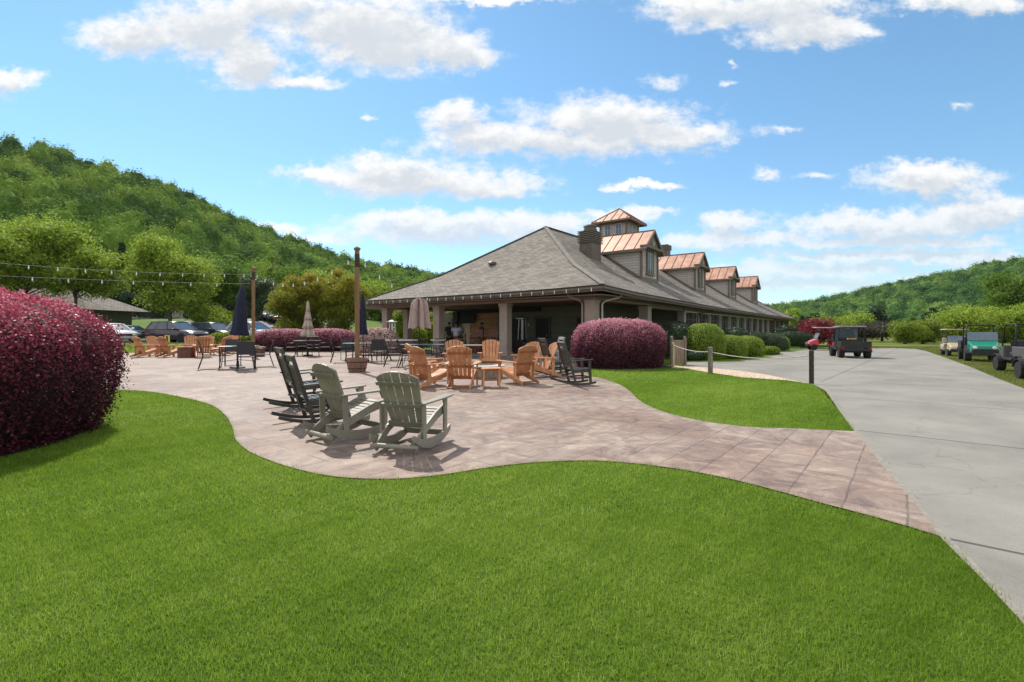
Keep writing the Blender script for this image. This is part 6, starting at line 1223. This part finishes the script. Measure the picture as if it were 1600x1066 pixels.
def person(label, px, Y, rz, Mshirt, arms=0, sc=1.16, z=.09):
    p = thing('person', label, 'person', (*XY(px, Y), z), rz, 'people standing in the pavilion', sc)
    V = [(0, 0, .96), (0, .01, 1.12), (0, 0, 1.30), (0, -.01, 1.45), (0, 0, 1.53), (0, .02, 1.62), (0, .02, 1.72)]; E = [(0, 1), (1, 2), (2, 3), (3, 4), (4, 5), (5, 6)]; Rr = [(.15, .11), (.14, .10), (.165, .105), (.12, .08), (.052, .055), (.075, .092), (.068, .082)]
    for s in (-1, 1):
        b = len(V); el = (s * .27, -.02 + .1 * arms, 1.14); wr = (s * (.28 - .1 * arms), .04 + .26 * arms, .90 + .18 * arms); 
        V += [(s * .18, 0, 1.43), el, wr]; E += [(3, b), (b, b + 1), (b + 1, b + 2)]; Rr += [.058, .042, .028]
        d = Vector(wr) - Vector(el); d.normalize(); q = Vector(wr) + d * .075; V.append(tuple(q)); E.append((b + 2, b + 3)); Rr.append((.038, .02))
        sd_ = Vector((0, 1, 0)).cross(d); sd_ = Vector((0, 1, 0)) if not arms else Vector((1, 0, 0))
        for j, (o_, l_) in enumerate(((-.030, .062), (-.010, .075), (.010, .070), (.030, .055))):
            n = len(V); a_ = q + sd_ * o_ + d * .03; V += [tuple(a_), tuple(a_ + d * l_ * .6 + Vector((0, .012, 0)))]; E += [(b + 3, n), (n, n + 1)]; Rr += [.010, .008]
        n = len(V); a_ = Vector(wr) + d * .03 + sd_ * .045; V += [tuple(a_), tuple(a_ + d * .045 + sd_ * .012)]; E += [(b + 2, n), (n, n + 1)]; Rr += [.012, .010]
        b = len(V); V += [(s * .10, 0, .88), (s * .11, .02, .50), (s * .115, -.01, .09), (s * .13, .16, .04)]; E += [(0, b), (b, b + 1), (b + 1, b + 2), (b + 2, b + 3)]; Rr += [.095, .062, .042, (.045, .03)]
    skinmesh('body', V, E, Rr, M_SKIN, p)
    V = [(0, 0, .92), (0, .01, 1.10), (0, 0, 1.30), (0, -.01, 1.44), (0, 0, 1.50)]; E = [(0, 1), (1, 2), (2, 3), (3, 4)]; Rr = [(.185, .14), (.175, .13), (.19, .13), (.15, .105), (.075, .075)]
    for s in (-1, 1): b = len(V); V += [(s * .19, 0, 1.43), (s * .25, -.01 + .05 * arms, 1.22)]; E += [(3, b), (b, b + 1)]; Rr += [.082, .072]
    skinmesh('shirt', V, E, Rr, Mshirt, p)
    V = [(0, 0, .97)]; E = []; Rr = [(.165, .13)]
    for s in (-1, 1): b = len(V); V += [(s * .10, 0, .86), (s * .11, .02, .50), (s * .115, -.01, .10)]; E += [(0, b), (b, b + 1), (b + 1, b + 2)]; Rr += [.112, .085, .066]
    skinmesh('trousers', V, E, Rr, M_TROU, p)
    b = MB(); b.sphere((0, -.005, 1.715), (.088, .105, .085), 12, 8); b.build('hair', M_HAIR, p, smooth='all')
    b = MB(); b.bar((0, .11, 1.66), (0, .125, 1.62), .025, .03, w1=.035); 
    for s in (-1, 1): b.sphere((s * .035, .098, 1.665), .012, 6, 4); b.sphere((s * .088, .01, 1.65), (.012, .025, .035), 6, 5)
    b.bar((-.025, .108, 1.575), (.025, .108, 1.575), .012, .01); b.build('face', M_SKIN, p)
    for s in (-1, 1): b = MB(); b.box((s * .12, .06, .045), (.10, .28, .09)); b.build('shoe', M_DARK, p, bevel=.03)
    return p
person('person in a dark shirt, leftmost of the group in the pavilion', 702, 33.5, .4, mat('black_shirt', (.015, .015, .018), (.03, .03, .034), .85, 6))
person('person in a white T-shirt with their back turned, in the pavilion', 712.5, 32.5, -.1, mat('white_shirt', (.50, .52, .62), (.60, .62, .70), .85, 6), .4)
person('person in a pale grey shirt facing the white shirted one', 719.5, 34.0, 2.6, mat('grey_shirt', (.22, .22, .26), (.3, .3, .35), .85, 6), .7)
person('person in a dark purple shirt standing alone by the plank wall', 753, 34.0, 2.0, mat('purple_shirt', (.035, .025, .06), (.06, .045, .09), .85, 6), .8)
# ------------------------------------------------------------ grass blades
def inside(P, poly):
    x, y = P[:, 0], P[:, 1]; c = np.zeros(len(P), bool); n = len(poly); px_, py_ = np.array([p[0] for p in poly]), np.array([p[1] for p in poly]); j = n - 1
    for i in range(n):
        if py_[i] != py_[j]: c ^= ((py_[i] > y) != (py_[j] > y)) & (x < (px_[j] - px_[i]) * (y - py_[i]) / (py_[j] - py_[i]) + px_[i])
        j = i
    return c
grav = gp([(1268, 600.5), (1230, 594.5), (1160, 590), (1106, 582), (1072, 576.5), (1048, 575)]) + gp([(1050, 571)]) + gp(gravel_up[::-1])
club_fp = [tuple(CB(s, t)[:2]) for s, t in ((-.6, -.4), (66, -.4), (66, 17), (-.6, 17))]
def grass(name, bands, m, seed, test, label):
    g = np.random.default_rng(seed); Vs = []; Ts = []
    for (y0, y1, dens, hgt, wid, lo, hi) in bands:
        area = .5 * (y1 ** 2 - y0 ** 2) * (hi - lo) / F; n = int(area * dens); Y = np.sqrt(g.uniform(y0 ** 2, y1 ** 2, n)); X = (g.uniform(lo, hi, n) - 800) / F * Y; P = np.stack([X, Y], 1)
        ed = g.normal(0, .028, (n, 2)); k = test(P + ed); P = P[k]; n = len(P); a = g.uniform(0, 2 * pi, n); lean = np.abs(g.normal(0, .9, n)); h = hgt * g.uniform(.55, 1.25, n) * (1 + .2 * wob(np.stack([P[:, 0], P[:, 1], P[:, 0] * 0], 1), .9, 1) + .38 * wob(np.stack([P[:, 0], P[:, 1], P[:, 0] * 0], 1), 11, 2)); w = wid * g.uniform(.6, 1.3, n)
        z = gz(P[:, 0], P[:, 1]) - .012; th = g.uniform(0, 2 * pi, n); dx, dy = np.cos(th) * w / 2, np.sin(th) * w / 2; lx, ly = np.cos(a) * h * lean, np.sin(a) * h * lean
        V = np.stack([np.stack([P[:, 0] - dx, P[:, 1] - dy, z], 1), np.stack([P[:, 0] + dx, P[:, 1] + dy, z], 1), np.stack([P[:, 0] + lx, P[:, 1] + ly, z + .012 + h / np.sqrt(1 + lean ** 2)], 1)], 1); Vs.append(V.reshape(-1, 3))
        Q = np.stack([P[:, 0], P[:, 1], 0 * P[:, 0]], 1); Ts.append(np.clip(.50 + .38 * wob(Q, .38, 3) + .20 * wob(Q, 2.9, 1) + .16 * wob(Q, 11, 2) + g.normal(0, .2, n), 0, 1))
    o = npmesh(name, np.concatenate(Vs), 3, m, attrs={'tint': np.concatenate(Ts)}); return tag(o, label, kind='stuff')
def lawn_ok(P): return ~(inside(P, patio_pts) | inside(P, road_pts) | inside(P, grav) | inside(P, dry) | inside(P, club_fp) | (((P[:, 0] + 8.78) / 2.4) ** 2 + ((P[:, 1] - 6.1) / 3.0) ** 2 < 1) | (((P[:, 0] - hx) / 2.2) ** 2 + ((P[:, 1] - hy) / 1.6) ** 2 < 1))
M_BLADE = leafmat('grass_blades', [(.098, .175, .014), (.185, .305, .026), (.28, .41, .050), (.46, .53, .14)], .5, .65, attr='tint', spec=.15)
grass('grass', [(1.6, 4.2, 11500, .026, .0048, -350, 1950), (4.2, 8.2, 5200, .028, .0075, -250, 1850), (8.2, 15, 2000, .030, .012, -200, 1400), (15, 28, 620, .034, .022, 850, 1400), (33.5, 40, 260, .09, .05, 150, 620)], M_BLADE, 77, lawn_ok, 'green mown lawn grass round the patio')
def dry_ok(P): return inside(P, dry) & ~inside(P, road_pts)
M_BLADE2 = leafmat('dry_grass_blades', [(.075, .105, .015), (.13, .16, .03), (.20, .21, .06), (.28, .25, .10)], .4, .7, attr='tint', spec=.15)
grass('grass', [(10, 24, 500, .035, .022, 1380, 1900), (24, 48, 120, .04, .05, 1250, 1800)], M_BLADE2, 78, dry_ok, 'dry yellowish fairway grass beyond the road')
# ------------------------------------------------------------ air
hm = bpy.data.materials.new('air'); hm.use_nodes = True; N, L = nodes(hm); N.remove(N['Principled BSDF']); pv = N.new('ShaderNodeVolumePrincipled'); pv.inputs['Color'].default_value = (.78, .86, .95, 1); pv.inputs['Density'].default_value = .00005; pv.inputs['Anisotropy'].default_value = .3
L.new(pv.outputs[0], N['Material Output'].inputs['Volume'])
b = MB(); b.box((0, 440, 88), (3600, 2000, 180)); hz_ = b.build('haze', hm); tag(hz_, kind='stuff')
print('objects', len(bpy.data.objects), 'polys', sum(len(o.data.polygons) for o in bpy.data.objects if o.type=='MESH'))
